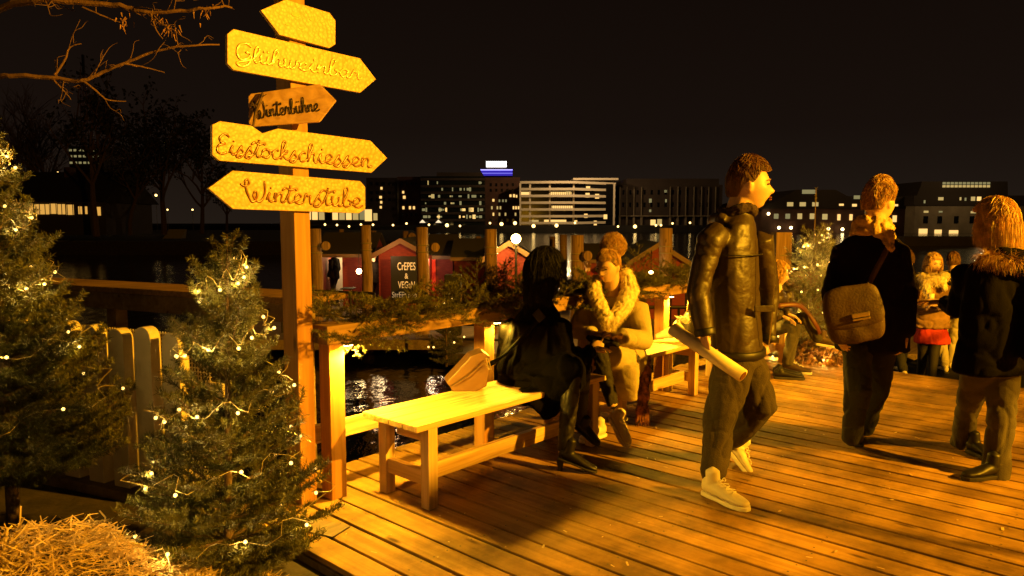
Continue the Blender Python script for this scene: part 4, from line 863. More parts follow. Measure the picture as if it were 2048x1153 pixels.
hb_ = MB(); hb_.ball(bun, (.078,0,0), (0,.07,0), (0,0,.062)); hb = hb_.build('hair_bun', M['hair_fair'], t, True); ribbons('strands', P, .0009, M['hair_fair'], hb)
gl = MB(); gl.limb((A(1176,676,5.02), .022), (A(1205,684,4.92), .03), (A(1236,690,4.86), .02)); gl.limb((A(1200,682,4.95), .025), (A(1214,700,4.88), .018)); tag(solid('gloves', gl, M['black_trouser'], None, .007, 2, .008, (15,15,15), 3), 'pair of black gloves held over the knee of the person in beige', 'gloves')
sc = MB(); sc.loft([(A(1288,712,5.42), Vector((.055,0,0)), Vector((0,.05,0))), (A(1290,742,5.30), Vector((.05,.02,0)), Vector((0,.045,0))), (A(1287,790,5.24), Vector((.045,.01,0)), Vector((0,.025,0))), (A(1284,846,5.24), Vector((.05,0,0)), Vector((0,.02,0)))], 16, .2)
M['scarf_pat'] = mat('patterned_scarf', (.16,.055,.03), .9, bump=.4, bscale=50, vary=1.0, vscale=26, detail=2)
so = tag(solid('scarf', sc, M['scarf_pat'], None, .007, 2, .014, (26,26,4), 8), 'patterned red brown scarf hanging off the second bench to the deck', 'scarf')
ribbons('fringe', [[Vector((x_, random.uniform(5.21,5.26), A(1284,843,5.24).z)), Vector((x_+random.uniform(-.01,.01), 5.24, A(1284,872,5.24).z))] for x_ in np.linspace(A(1270,850,5.24).x, A(1299,850,5.24).x, 26)], .0025, M['scarf_pat'], so)
# ------------------------------------------------ woman with the pale scarf and red skirt, on the landing
LZ = -.55
Fr = Vector((-.15, -1, 0)).normalized(); Rr = Fr.cross(Z3); Yr = 8.75
t = thing('person', A(1862, 760, Yr), 'person facing the camera in a brown coat, fluffy pale scarf, red skirt and black tights', 'person'); t.location.z = LZ
hc = A(1866, 528, Yr); fh = (.1, -1, -.1); nk = A(1866, 562, Yr); ch = A(1862, 592, Yr); pl = A(1862, 655, Yr)
sR, eR, wR = A(1832, 576, Yr), A(1824, 612, Yr-.1), A(1852, 612, Yr-.3); sL, eL, wL = A(1894, 576, Yr), A(1900, 612, Yr-.1), A(1872, 612, Yr-.3)
def gz(px, Y, z): q = A(px, 700, Y); q.z = z; return q
hR, kR, aR = pl + Rr*.08, gz(1846, Yr, -.08), gz(1843, Yr+.1, LZ+.09); hL, kL, aL = pl - Rr*.08, gz(1868, Yr-.1, -.08), gz(1866, Yr-.15, LZ+.09)
body(t, hc, fh, .235, nk, ch, pl, [(sR,eR,wR),(sL,eL,wL)], [(hR,kR,aR),(hL,kL,aL)], False, [((wR, (.9,-.2,.1), (0,-.3,-1)), dict(side=1, curl=.8)), ((wL, (-.9,-.2,.1), (0,-.3,-1)), dict(side=-1, curl=.8))], Rr, Fr, .009)
eyes(hc, fh, .235, t)
mb = MB(); torso(mb, [(nk, .08, .07), (nk - Z3*.05, .17, .10), (ch - Z3*.06, .195, .13), (A(1862,630,Yr), .20, .14), (A(1862,655,Yr), .215, .15)], Rr, Fr); mb.limb((sR, .072), (eR, .064), (wR, .05)); mb.limb((sL, .072), (eL, .064), (wL, .05))
solid('coat', mb, M['brown_coat'], t, .010, 3, .010, (6,6,9), 16)
mb = MB(); torso(mb, [(pl + Z3*.0, .17, .13), (A(1864,678,Yr), .205, .15), (A(1864,686,Yr), .205, .15)], Rr, Fr); solid('skirt', mb, M['red_cloth'], t, .01, 2, .008, (9,9,2), 17)
mb = MB(); mb.limb((hR, .08), (kR, .058), (aR, .042)); mb.limb((hL, .08), (kL, .058), (aL, .042)); solid('tights', mb, M['black_trouser'], t, .01, 2)
for a_, d_ in ((aR, (-.1,-1,0)), (aL, (.1,-1,0))): q = Vector((a_.x, a_.y+.05, LZ+.002)); shoe('boot', q, q + Vector(d_).normalized()*.24, M['brown_leather'], M['dark_sole'], t, .042, .08, collar=.12, laces=False)
fp = [(A(1840,552,Yr-.10), .05), (A(1856,560,Yr-.16), .06), (A(1876,560,Yr-.16), .06), (A(1892,550,Yr-.10), .05)]; fq = [(A(1850,560,Yr-.16), .05), (A(1856,590,Yr-.2), .035)]
mb = MB(); mb.limb(*fp); mb.limb(*fq); mb.limb((A(1886,556,Yr-.14), .045), (A(1890,582,Yr-.17), .03)); fc = solid('fluffy_scarf', mb, M['cream_fur'], t, .010, 2, .01, (20,20,20), 4); fuzz('fur', fp + fq, 1500, .05, .003, M['cream_fur'], fc, down=.8)
hair('hair', hc, fh, .24, M['hair_blond'], t, 1500, face=50, low=-.2, wave=.01, lift=1.08, hang=.15, w=.0028, crown=(0,.1,1))
cu = MB(); cu.tube([A(1862,604,Yr-.42), A(1862,588,Yr-.42)], [.03, .038], 12); tag(cu.build('paper_cup', M['paper'], None, True), 'pale drinking cup held between the hands of the person with the red skirt', 'cup')
# ------------------------------------------------ two more passers-by beyond the step
def passer(px, Y, fwd, label, coat, legs_m, hairm, H=1.7, floor=LZ, stride=.16, hang=0, shoe_m='sneaker'):
    Fd = Vector(fwd).normalized(); R_ = Fd.cross(Z3); b = A(px, 700, Y); b.z = floor; at = lambda h, r=0, f=0: b + Z3*h*H/1.7 + R_*r + Fd*f
    t = thing('person', b, label, 'person'); hc = at(1.585, 0, .01)
    arms = [(at(1.38, s*.185), at(1.10, s*.24, -.02), at(.88, s*.22, .08)) for s in (1,-1)]; legs = [(at(.90, s*.085), at(.49, s*.09, .06+s*stride*.3), at(.09, s*.09, s*stride)) for s in (1,-1)]
    body(t, hc, Fd, .23, at(1.42), at(1.22), at(.92), arms, legs, True, [((arms[0][2], -Z3, -R_), dict(side=1)), ((arms[1][2], -Z3, R_), dict(side=-1))], R_, Fd, .010)
    eyes(hc, Fd, .23, t)
    mb = MB(); torso(mb, [(at(1.45), .075, .07), (at(1.39), .17, .10), (at(1.22), .205, .13), (at(1.0), .19, .13), (at(.80), .205, .14)], R_, Fd)
    for a in arms: mb.limb((a[0], .07), (a[1], .06), (a[2], .05))
    solid('jacket', mb, M[coat], t, .011, 2, .01, (6,6,7), px); mb = MB(); torso(mb, [(at(.92), .16, .12), (at(.84), .16, .12)], R_, Fd)
    for l in legs: mb.limb((l[0], .095), (l[1], .068), (l[2], .056))
    solid('trousers', mb, M[legs_m], t, .011, 2, .008, (8,8,6), px+1)
    for l in legs: q = Vector((l[2].x, l[2].y, floor+.002)) - Fd*.06; shoe('shoe', q, q + Fd*.26, M[shoe_m], M['dark_sole'], t, .043, .075, collar=.06, laces=False)
    hair('hair', hc, Fd, .235, M[hairm], t, 700, face=58, low=-.3, wave=.004, lift=1.06, hang=hang, w=.003, top=.04, style='short')
M['light_trouser'] = mat('light_trousers', (.42,.36,.24), .85, vary=.2)
passer(1897, 9.9, (.2,1,0), 'person in pale trousers walking away behind the one with the red skirt', 'navy_cloth', 'light_trouser', 'hair_brown', 1.62)
passer(1806, 9.6, (-.1,1,0), 'person in dark jeans mostly hidden by the coat of the man with the satchel', 'navy_cloth', 'jeans', 'hair_brown', 1.66)
# ------------------------------------------------ seated person in jeans at the far bench
Fs = Vector((.80, -.60, 0)).normalized(); Rs = Fs.cross(Z3); Ys = 7.35
t = thing('person', D(7.3, 3.1, .47), 'person in jeans and laced boots seated on the far bench by the small fir', 'person')
hc = A(1556, 548, Ys); nk = A(1552, 580, Ys); ch = A(1550, 610, Ys+.05); pl = A(1556, 652, Ys+.1)
sR, eR, wR = A(1532, 592, Ys-.12), A(1532, 625, Ys-.2), A(1562, 632, Ys-.3); sL, eL, wL = A(1572, 590, Ys+.1), A(1584, 618, Ys+.02), A(1574, 628, Ys-.25)
hL, kL, aL = pl - Rs*.08, A(1612, 636, Ys-.12), A(1636, 680, Ys-.08); hR, kR, aR = pl + Rs*.08, A(1588, 656, Ys-.30), gz(1576, Ys-.22, .10)
body(t, hc, (.95,-.3,-.15), .235, nk, ch, pl, [(sR,eR,wR),(sL,eL,wL)], [(hR,kR,aR),(hL,kL,aL)], False, [((wR, (.8,-.2,-.3), (0,-.2,-1)), dict(side=1)), ((wL, (.8,-.4,-.3), (0,-.2,-1)), dict(side=-1))], Rs, Fs, .009)
eyes(hc, (.95,-.3,-.15), .235, t)
mb = MB(); torso(mb, [(nk, .075, .07), (nk - Z3*.05, .17, .10), (ch - Z3*.03, .20, .13), (pl, .20, .16)], Rs, Fs); mb.limb((sR, .072), (eR, .064), (wR, .05)); mb.limb((sL, .072), (eL, .064), (wL, .05)); solid('jacket', mb, M['leather'], t, .010, 2, .012, (6,6,9), 21)
mb = MB(); mb.limb((pl, .13), (pl - Z3*.02, .12)); mb.limb((hL, .095), (kL, .07), (aL, .052)); mb.limb((hR, .095), (kR, .07), (aR, .055)); solid('jeans', mb, M['jeans_grey'], t, .010, 2, .008, (9,9,7), 22)
q = A(1630, 690, Ys-.05); shoe('boot', q, q + Vector((.95,-.3,-.12)).normalized()*.26, M['brown_leather'], M['sole'], t, .044, .085, collar=.10)
q = gz(1566, Ys-.18, .002); shoe('boot', q, q + Vector((.95,-.5,0)).normalized()*.27, M['brown_leather'], M['sole'], t, .044, .085, collar=.12)
hair('hair', hc, (.95,-.3,-.15), .24, M['hair_blond'], t, 1200, face=52, low=-.2, lift=1.08, hang=.10, w=.0026)
rb = MB(); rb.tube(catmull([A(1556,612,Ys-.3), A(1592,610,Ys-.25), A(1612,622,Ys-.2), A(1632,650,Ys-.2), A(1640,668,Ys-.15)], 4), .022, 8, .4, flat=(0,-1,.3)); tag(rb.build('belt_bag_strap', mat('red_brown_leather', (.09,.022,.012), .5), None, True), 'red brown bag strap lying over the knees of the seated person in jeans', 'strap')
# black shoes of one more person beside them
q = G(1546, 752); t = thing('pair_of_shoes', q, 'pair of black leather shoes standing on the deck behind the walking man', 'shoes')
for dx_ in (0, .11): s_ = q + Vector((dx_*-.35, dx_*-1.2, .002)); shoe('shoe', s_, s_ + Vector((.95,-.2,0)).normalized()*.27, M['boot'], M['dark_sole'], t, .042, .07, collar=.04, laces=False)
# ------------------------------------------------ small things on the second bench
fl = thing('flower_bouquet', D(5.55, 3.12, .47), 'pale flower bouquet in paper at the far end of the second bench', 'bouquet'); c0 = D(5.55, 3.12, .48)
mb = MB(); mb.tube([c0 + Vector((-.16,.02,.03)), c0 + Vector((-.02,.0,.07)), c0 + Vector((.06,0,.12))], [.02,.05,.075], 12); mb.build('wrapping', M['paper'], fl, True)
P = []
for i in range(60):
    a, b_ = random.uniform(0,6.28), random.uniform(.1,1); q = c0 + Vector((.07+.05*cos(a)*b_, .06*sin(a)*b_, .15+.05*random.random()))
    for j in range(5): d_ = Vector((cos(a+j*1.25), sin(a+j*1.25)*.8, .5))*.028; P.append([q, q+d_*.6, q+d_])
ribbons('petals', P, .006, M['sole'], fl)
hb2 = thing('hanging_bag', D(5.93, 3.2, .5), 'dark handbag with brown straps hung on the rail above the second bench', 'bag'); c0 = D(5.95, 3.17, .60)
softbox(c0, U, V, Z3, .13, .05, .11, 'pouch', M['boot'], hb2, .006, 9)
mb = MB(); mb.tube(catmull([c0 + U*.10 + Z3*.10, c0 + U*.07 + Z3*.28, c0 + Z3*.43 + V*.06, c0 - U*.07 + Z3*.28, c0 - U*.10 + Z3*.10], 5), .011, 8, 0, flat=V); mb.build('strap', M['tan_leather'], hb2, True)
# ================================================================== FLOATING MARKET in the middle distance
PZ = -1.05
def XY(px, Y): return A(px, 500, Y).x
def zz(py, Y): return A(1024, py, Y).z
po = MB(); po.wb(-8, 9, 15.6, 27, PZ-.22, PZ); po.wb(-1.3, 9, 13.9, 15.6, PZ-.22, PZ); struct(po.build('pontoon', M['dark_rail']))
# metal handrails on the pontoon
def handrail(p0, p1, label, posts=4, h=1.0):
    t = thing('handrail', p0, label, 'handrail', None); mb = MB(); a, b_ = Vector(p0), Vector(p1); mb.tube([a+Z3*h, b_+Z3*h], .035, 8); mb.build('top_bar', M['metal'], t)
    mb = MB(); mb.tube([a+Z3*h*.45, b_+Z3*h*.45], .025, 8); mb.build('middle_bar', M['metal'], t)
    for i in range(posts): q = a.lerp(b_, i/(posts-1)); MB().tube([q, q+Z3*h*.99], .025, 8).build('post', M['metal'], t)
handrail((XY(560,16.6), 16.6, PZ), (XY(748,15.7), 15.7, PZ), 'dark metal handrail on the pontoon beside the signpost', 5)
handrail((XY(893,14.2), 14.2, PZ), (XY(1010,14.0), 14.0, PZ), 'dark metal handrail low on the pontoon behind the woman in black', 3, .55)
handrail((XY(1240,14.0), 14.0, PZ), (XY(1420,14.0), 14.0, PZ), 'dark metal handrail on the pontoon beyond the second bench', 4, .9)
def pile(px, py, Y, w_px, disc=None, label='', low=None, square=False):
    x = XY(px, Y); z = zz(py, Y); r_ = w_px/2*Y/F; t = thing('mooring_pile', (x, Y, WZ), label, 'post', 'mooring piles')
    mb = MB(); hh = z - WZ + .5
    if square: mb.wb(x-r_, x+r_, Y-r_, Y+r_, WZ-.5, z)
    else: mb.tube([(x + .015*sin(k_*2), Y, WZ-.5 + hh*k_/6) for k_ in range(7)], [r_*(1.08-.02*k_) for k_ in range(7)], 16, .05)
    mb.build('timber', M['pile'], t, not square)
    for dz in (.45, .62):
        mb = MB(); mb.tube([(x + cos(a)*(r_*1.04), Y + sin(a)*(r_*1.04), z - dz*.9) for a in np.linspace(0, 2*pi, 17)], .012, 5); mb.build('rope', M['wire'], t)
    if disc:
        dx, dy, dr = disc; c_ = Vector((XY(dx, Y-.2), Y-r_-.05, zz(dy, Y-.2))); rr = dr*Y/F
        mb = MB(); mb.tube([c_, c_ + Vector((.04,-.07,0))], rr, 20); mb.build('round_float', M['pile'], t)
for a in [(632, 458, 17, 24, (650,492,9), 'brown mooring pile just right of the signpost with a pale round disc'), (733, 451, 16.5, 21, None, 'tall brown mooring pile in front of the lit hut door'), (845, 455, 16.5, 25, (868,495,9), 'thick mooring pile with a pale disc beside the blackboard sign'),
          (982, 459, 16.5, 25, None, 'thick mooring pile left of the bright lamp'), (1155, 471, 16, 27, (1172,512,10), 'mooring pile with rope and disc between the two seated women'), (1332, 457, 16.5, 27, None, 'mooring pile above the second bench'),
          (684, 459, 30, 10, None, 'small far pile left of the tall pile'), (748, 462, 30, 12, None, 'small far pile hidden partly by the tall pile'), (812, 463, 30, 12, (823,474,8), 'small far pile with a pale disc above the red gable'),
          (878, 470, 30, 13, None, 'small short far pile right of the thick pile'), (957, 473, 30, 12, (969,484,8), 'small far pile with a disc left of the bright lamp'), (1127, 470, 28, 15, None, 'far pile right of the bright lamp'), (1105, 474, 30, 12, None, 'slim far pile beside the bright lamp')]:
    pile(a[0], a[1], a[2], a[3], a[4], a[5])
pile(1562, 465, 13, 31, None, 'square timber post behind the head of the walking man', square=True)
def hut(x0, x1, y0, y1, zt, gable, name_label, apex=.55, over=.18, door=None, ridge='x', wallm='hut_red'):
    """wooden stall: walls, two roof slopes, boards; ridge along x or y"""
    t = thing('market_hut', ((x0+x1)/2, (y0+y1)/2, PZ), name_label, 'hut', 'red wooden market huts'); th = .06
    w = MB(); w.wb(x0, x0+th, y0, y1, PZ, zt); w.wb(x1-th, x1, y0, y1, PZ, zt); w.wb(x0+th, x1-th, y1-th, y1, PZ, zt)
    if door: d0, d1, dz0, dz1 = door; w.wb(x0+th, d0, y0, y0+th, PZ, zt); w.wb(d1, x1-th, y0, y0+th, PZ, zt); w.wb(d0, d1, y0, y0+th, dz1, zt); 
    if door and dz0 > PZ+.05: w.wb(d0, d1, y0, y0+th, PZ, dz0)
    if not door: w.wb(x0+th, x1-th, y0, y0+th, PZ, zt)
    xm, ym = (x0+x1)/2, (y0+y1)/2
    if ridge == 'y':
        for y_ in (y0, y1-th): w.prism([(x0, y_, zt), (x1, y_, zt), (xm, y_, zt+apex)], (0, th, 0))
    else:
        for x_ in (x0, x1-th): w.prism([(x_, y0, zt), (x_, y1, zt), (x_, ym, zt+apex)], (th, 0, 0))
    w.build('wall', M[wallm], t); rf = MB(); tr = MB(); k_ = .05
    if ridge == 'y':
        s_ = apex/(xm-x0)
        for sg in (-1, 1):
            e = xm + sg*((x1-x0)/2 + over); ze = zt - over*s_ + .02
            rf.prism([(xm, y0-over, zt+apex+.02), (e, y0-over, ze), (e, y0-over, ze+k_), (xm, y0-over, zt+apex+k_+.02)], (0, y1-y0+2*over, 0))
            tr.prism([(xm, y0-over-.03, zt+apex-.06), (e, y0-over-.03, ze-.08), (e, y0-over-.03, ze+k_+.01), (xm, y0-over-.03, zt+apex+k_+.03)], (0, .028, 0))
    else:
        s_ = apex/(ym-y0)
        for sg in (-1, 1):
            e = ym + sg*((y1-y0)/2 + over); ze = zt - over*s_ + .02
            rf.prism([(x0-over, ym, zt+apex+.02), (x0-over, e, ze), (x0-over, e, ze+k_), (x0-over, ym, zt+apex+k_+.02)], (x1-x0+2*over, 0, 0))
        tr.wb(x0-over, x1+over, y0-over-.03, y0-over-.002, zt-over*s_-.05, zt-over*s_+.05)
    rf.build('roof', M['hut_roof'], t); tr.build('eave_board', M['hut_trim'], t)
    return t
Yh = 21.5
hA = hut(XY(638,Yh), XY(741,Yh), Yh, Yh+2.4, zz(508,Yh), 0, 'red hut with a brightly lit doorway and a cook inside', .55, .12, (XY(643,Yh), XY(684,Yh), PZ, zz(510,Yh)-.03), 'x')
lamp('hut_light', (XY(662,Yh), Yh+1.0, zz(520,Yh)), 70, (1,.66,.26), .6)
ib = MB(); ib.wb(XY(641,Yh), XY(700,Yh), Yh+1.72, Yh+1.76, PZ+.01, zz(512,Yh)); tag(ib.build('kitchen_partition', mat('white_panel', (.75,.7,.62), .6)), 'pale partition inside the hut with the lit doorway', 'partition')
fb = MB(); fb.tube([(XY(662,Yh), Yh+.95, zz(509.5,Yh)), (XY(676,Yh), Yh+.95, zz(509.5,Yh))], .02, 8); tag(fb.build('tube_lamp', glow('tube_glass', (1,.8,.5), 12, False)), 'glowing tube lamp under the ceiling of the left hut', 'lamp')
Yg = 19.5
hB = hut(XY(757,Yg), XY(848,Yg), Yg, Yg+2.6, zz(507,Yg), 0, 'red gabled hut carrying the blackboard food sign', .33, .16, None, 'y')
lamp('hut_light', (XY(770,18.6), 18.6, zz(500,18.6)), 24, (1,.5,.2), .1)
lamp('hut_light', (XY(752,20.8), 20.8, zz(528,20.8)), 35, (1,.65,.3), .3)
hC = hut(XY(852,Yh), XY(905,Yh), Yh, Yh+2.4, zz(512,Yh), 0, 'dark roofed hut with a red curtained front, right of the blackboard', .55, .1, None, 'x')
cu = MB(); n_ = 30
xs = np.linspace(XY(857,Yh-.1), XY(871,Yh-.1), n_)
for i, x_ in enumerate(xs):
    for z_ in (zz(513,Yh), PZ+.5): cu.v.append(Vector((x_, Yh-.1 + .03*sin(i*1.3), z_)))
for i in range(n_-1): cu.f.append((2*i, 2*i+1, 2*i+3, 2*i+2))
M['curtain'] = mat('red_curtain', (.75,.07,.04), .8)
tag(cu.build('red_curtain', M['curtain'], None, True), 'bright red curtain hanging at the front of the hut behind the pile', 'curtain'); lamp('hut_light', (XY(866,Yh), Yh-.9, zz(520,Yh)), 22, (1,.7,.4), .08)
hD = hut(XY(908,Yg+1), XY(972,Yg+1), Yg+1, Yg+3.6, zz(516,Yg+1), 0, 'dark red hut left of the pile by the bright lamp', .45, .1, None, 'x')
hE = hut(XY(974,18.5), XY(1062,18.5), 18.5, 21, zz(515,18.5), 0, 'dark red gabled hut below the bright lamp', .35, .12, None, 'y')
hF = hut(XY(1262,19), XY(1372,19), 19, 21.5, zz(524,19), 0, 'red hut with a pointed dark roof above the second bench', .45, .14, None, 'y')
hG = hut(XY(1585,19), XY(1700,19), 19, 21.5, zz(545,19), 0, 'red hut wall seen beyond the small lit fir', .2, .1, None, 'x')
hH = hut(XY(1165,22), XY(1255,22), 22, 24, zz(520,22), 0, 'small dark hut between the beige coated woman and the pile', .4, .1, None, 'x')
# blackboard sign of the food hut
bb = thing('food_sign', (XY(807,18.9), 18.9, PZ), 'tall blackboard with white lettering CREPES & VEGAN STREET FOOD', 'sign'); x0, x1 = XY(781,18.9), XY(846,18.9)
mb = MB(); mb.wb(x0, x1, 18.9, 18.95, zz(601,18.9), zz(513,18.9)); mb.build('board', M['chalk'], bb, bevel=.005)
def text(body, px, py, Y, h_px, parent, w_px=None, m_='chalk_text'):
    cu_ = bpy.data.curves.new('words', 'FONT'); cu_.body = body; cu_.size = 1; cu_.extrude = .004; cu_.align_x = 'CENTER'; cu_.offset = .012
    o = bpy.data.objects.new('tmp', cu_); COL.objects.link(o); bpy.context.view_layer.update()
    me = bpy.data.meshes.new_from_object(o.evaluated_get(bpy.context.evaluated_depsgraph_get())); bpy.data.objects.remove(o)
    co = np.empty(len(me.vertices)*3); me.vertices.foreach_get('co', co); co = co.reshape(-1,3); w = co[:,0].max()-co[:,0].min(); h = co[:,1].max()-co[:,1].min()
    sh = h_px*Y/F/h; sw = (w_px*Y/F/w) if w_px else sh; c0 = A(px, py, Y); out = np.stack([c0.x + (co[:,0]-(co[:,0].max()+co[:,0].min())/2)*sw, Y - co[:,2], c0.z + (co[:,1]-co[:,1].min())*sh], 1)
    me.vertices.foreach_set('co', out.reshape(-1)); me.update(); return link('lettering', me, M[m_], parent)
for s_, py, hp, wp in (('CrEPES', 541, 16, 36), ('&', 558, 11, 7), ('VEGaN', 577, 14, 34), ('StrEEt FooD', 596, 12, 58)): text(s_, 813, py, 18.89, hp, bb, wp)
sk = MB(); sk.wb(XY(888,16.2), XY(921,16.2), 16.2, 16.6, PZ, zz(551,16.2)); tag(sk.build('black_cabinet', M['chalk'], bevel=.01), 'black upright cabinet on the pontoon right of the little lit fir', 'cabinet')
# bright lamp on its pole
bl = thing('bright_lamp', (XY(1032,18), 18, PZ), 'glaring bare amber lamp on a pole above the huts', 'lamp'); c_ = A(1032, 478, 18)
mb = MB(); mb.tube([(c_.x, c_.y, PZ), (c_.x, c_.y, c_.z-.12)], .03, 8); mb.build('pole', M['metal'], bl); mb = MB(); mb.ball(c_, .12); mb.build('globe', glow('lamp_globe', (1,.62,.16), 40, False), bl, True)
mb = MB(); mb.tube([c_ - Z3*.17, c_ - Z3*.11], .06, 10); mb.build('fitting', M['metal'], bl); lamp('bright_lamp_light', c_ - Vector((0,.19,0)), 260, (1,.6,.12), .14)
for i, (px, py, Y) in enumerate(((718,543,20.8), (1302,546,16))):
    q = A(px, py, Y); mb = MB(); mb.ball(q, .075 if i == 0 else .05, n=10, m=8); t = thing('hanging_lamp', q, ['small warm lamp hanging beside the left hut', 'small warm lamp in the garland above the second bench'][i], 'lamp'); mb.build('globe', M['lampglass'], t, True); MB().tube([q + Z3*.07, q + Z3*.5], .008, 5).build('cord', M['metal'], t)
# people at the huts
passer(672, Yh+.75, (-.9,.3,0), 'cook in a white cap and dark shirt leaning in the lit doorway', 'navy_cloth', 'jeans', 'hair_brown', 1.72, PZ)
q = bpy.context.scene.objects
cp = MB(); b_ = A(672, 700, Yh+.75); cp.ball((b_.x, b_.y, PZ + 1.70*1.012), (.10,0,0), (0,.11,0), (0,0,.07)); cpo = tag(cp.build('white_cap', M['sole'], None, True), 'white cap worn by the cook in the lit doorway', 'cap')
passer(749, Yh-.4, (-.8,.4,0), 'customer in dark clothes waiting between the two left huts', 'navy_cloth', 'black_trouser', 'hair_brown', 1.65, PZ)
passer(1174, 17.5, (-.2,1,0), 'distant person in a dark red jacket behind the pile between the seated women', 'red_jacket' if 'red_jacket' in M else 'brown_coat', 'black_trouser', 'hair_brown', 1.6, PZ)
ft = thing('folding_table', (XY(690,19.8), 19.8, PZ), 'folding table with crossed legs in front of the left hut', 'table'); xa, xb = XY(682,19.8), XY(706,19.8)
mb = MB(); mb.wb(xa, xb, 19.6, 20.1, PZ+.72, PZ+.75); mb.build('table_top', M['chalk'], ft)
for a, b_ in (((xa+.02,PZ), (xb-.02,PZ+.72)), ((xb-.02,PZ), (xa+.02,PZ+.72))): MB().tube([(a[0],19.62,a[1]), (b_[0],19.62,b_[1])], .012, 6).build('leg', M['brass'], ft)
# ================================================================== FAR BANK
YS = 212
bk = MB(); bk.wb(-320, 420, YS, YS+260, WZ-1, .55); struct(bk.build('riverbank', mat('quay_stone', (.008,.006,.005), .9, vary=.3, vscale=.2)))
M['winlit'] = [glow('lit_window_warm', (1,.58,.17), 1.3, False), glow('lit_window_pale', (.9,.62,.2), .6, False), glow('lit_window_dim', (.7,.6,.25), .35, False)]
M['winlit'][0].name = 'lit_window_warm'
M['windark'] = mat('dark_window', (.006,.006,.006), .15)
M['wall_dark'] = mat('dark_facade', (.045,.03,.022), .8, vary=.2, vscale=.3); M['wall_brick'] = mat('brick_facade', (.09,.04,.025), .85, vary=.25, vscale=.4)
M['wall_stone'] = mat('stone_facade', (.22,.18,.12), .85, vary=.2, vscale=.4); M['wall_white'] = mat('white_facade', (.62,.55,.42), .7); M['wall_glass'] = mat('glass_facade', (.012,.016,.012), .12)
def bx(x0, x1, y0, y1, z0, z1, name, m_, parent): mb = MB(); mb.wb(x0, x1, y0, y1, z0, z1); return mb.build(name, m_, parent)
GB = .55
def wins(t, Y, items, depth=.12, frame_=False):
    for px, py, w, h, k_ in items:
        x, z = XY(px, Y), A(px, py, Y).z; s_ = Y/F; bx(x-w*s_/2, x+w*s_/2, Y-depth, Y-.01, z-h*s_/2, z+h*s_/2, 'window', M['windark'] if k_ < 0 else (M['winamber'] if k_ == 9 else M['winlit'][k_]), t)
def tower_block(px0, px1, pyt, Y, dpt, label, wallm='wall_dark', roof=None, cat='building'):
    x0, x1 = XY(px0, Y), XY(px1, Y); t = thing('office_building', ((x0+x1)/2, Y+dpt/2, GB), label, cat); bx(x0, x1, Y, Y+dpt, GB, zz(pyt, Y), 'wall', M[wallm], t); return t
# long lit hall behind the signs
t = tower_block(615, 735, 413, 225, 25, 'low glass hall with bright lights on the far bank, behind the signpost')
wins(t, 225, [(618+i*13.5, 430, 11 if i != 3 else 9, 20, [0,0,1,-1,0,1,0,1,2][i]) for i in range(9)])
t = tower_block(735, 796, 356, 222, 30, 'dark far building beside the boards with four lit windows in a column')
wins(t, 222, [(765,377,4,5,0), (763,395,5,5,0), (764,405,4,5,0), (763,415,4,5,0), (738,431,14,23,0), (752,434,8,14,1)] + [(745+i*12, y, 5, 6, -1) for i in range(4) for y in (368,386,400)])
t = tower_block(796, 843, 354, 226, 30, 'dark brick far building with five lit windows', 'wall_brick')
wins(t, 226, [(808,385,4,5,0), (810,395,5,6,0), (808,416,4,6,0), (821,416,4,6,0), (829,416,4,6,0)] + [(806+i*9, y, 4, 6, -1) for i in range(4) for y in (368,405,430)])
t = tower_block(843, 970, 353, 218, 30, 'dark glass office block with dim green lit floors on the far bank', 'wall_glass')
bx(XY(874,220), XY(964,220), 221, 240, zz(353,218), zz(345,220), 'roof_storey', M['wall_dark'], t)
for py in (359, 373, 386, 400, 413, 427, 441): bx(XY(843,218)-.1, XY(970,218), 217.6, 217.98, zz(py,218)-.35, zz(py,218)+.35, 'floor_slab', M['wall_dark'], t)
rr_ = random.Random(5); it = []
for i in range(64):
    row = rr_.choice((366,379,393,393,407,420,420,420,434,434,434)); it.append((rr_.uniform(848,966), row, rr_.choice((2,3,4,6,2)), rr_.choice((3,5,8)), rr_.choice((2,2,2,1) if row < 420 else (1,2,0,2))))
wins(t, 218, it)
t = tower_block(970, 1040, 355, 224, 30, 'dark reddish brick building with rows of small lit windows on the far bank', 'wall_brick')
wins(t, 224, [(1021,392,4,5,0),(1028,392,4,6,0),(1033,393,3,5,0),(987,401,4,5,0)] + [(x,416,3,6,k) for x,k in ((984,1),(995,1),(1001,1),(1027,0),(1032,0),(1037,0))] + [(x,429,3,6,k) for x,k in ((987,0),(999,1),(1011,1),(1031,1))] + [(x,402,3,5,2) for x in (999,1006,1012)] + [(982+i*11, y, 4, 6, -1) for i in range(5) for y in (370,381,441)])
# blue lit high rise far behind
Yt = 620; t = thing('high_rise', (XY(993,Yt), Yt+10, GB), 'distant tower with glaring white roof sign and blue light bands', 'building')
bx(XY(963,Yt), XY(1025,Yt), Yt, Yt+25, GB, zz(338,Yt), 'wall', M['wall_dark'], t); bx(XY(973,Yt), XY(1013,Yt), Yt+3, Yt+20, zz(338,Yt), zz(333,Yt), 'roof_storey', M['wall_dark'], t)
bx(XY(973,Yt), XY(1013,Yt), Yt+1, Yt+2.5, zz(334,Yt), zz(323,Yt), 'roof_sign', glow('white_sign', (1,.95,.9), 5, False), t)
for y_, h_, s_ in ((339.5, 1.6, 3.5), (346.5, 1.0, 1.2)): bx(XY(962,Yt), XY(1025,Yt), Yt-.6, Yt-.1, zz(y_+h_,Yt), zz(y_,Yt), 'light_band', glow('blue_band', (.28,.25,1), s_, False), t)
bx(XY(963,Yt), XY(1025,Yt), Yt-.3, Yt-.05, zz(352,Yt), zz(341,Yt), 'lit_facade', glow('blue_glow', (.05,.03,.55), .8, False), t)
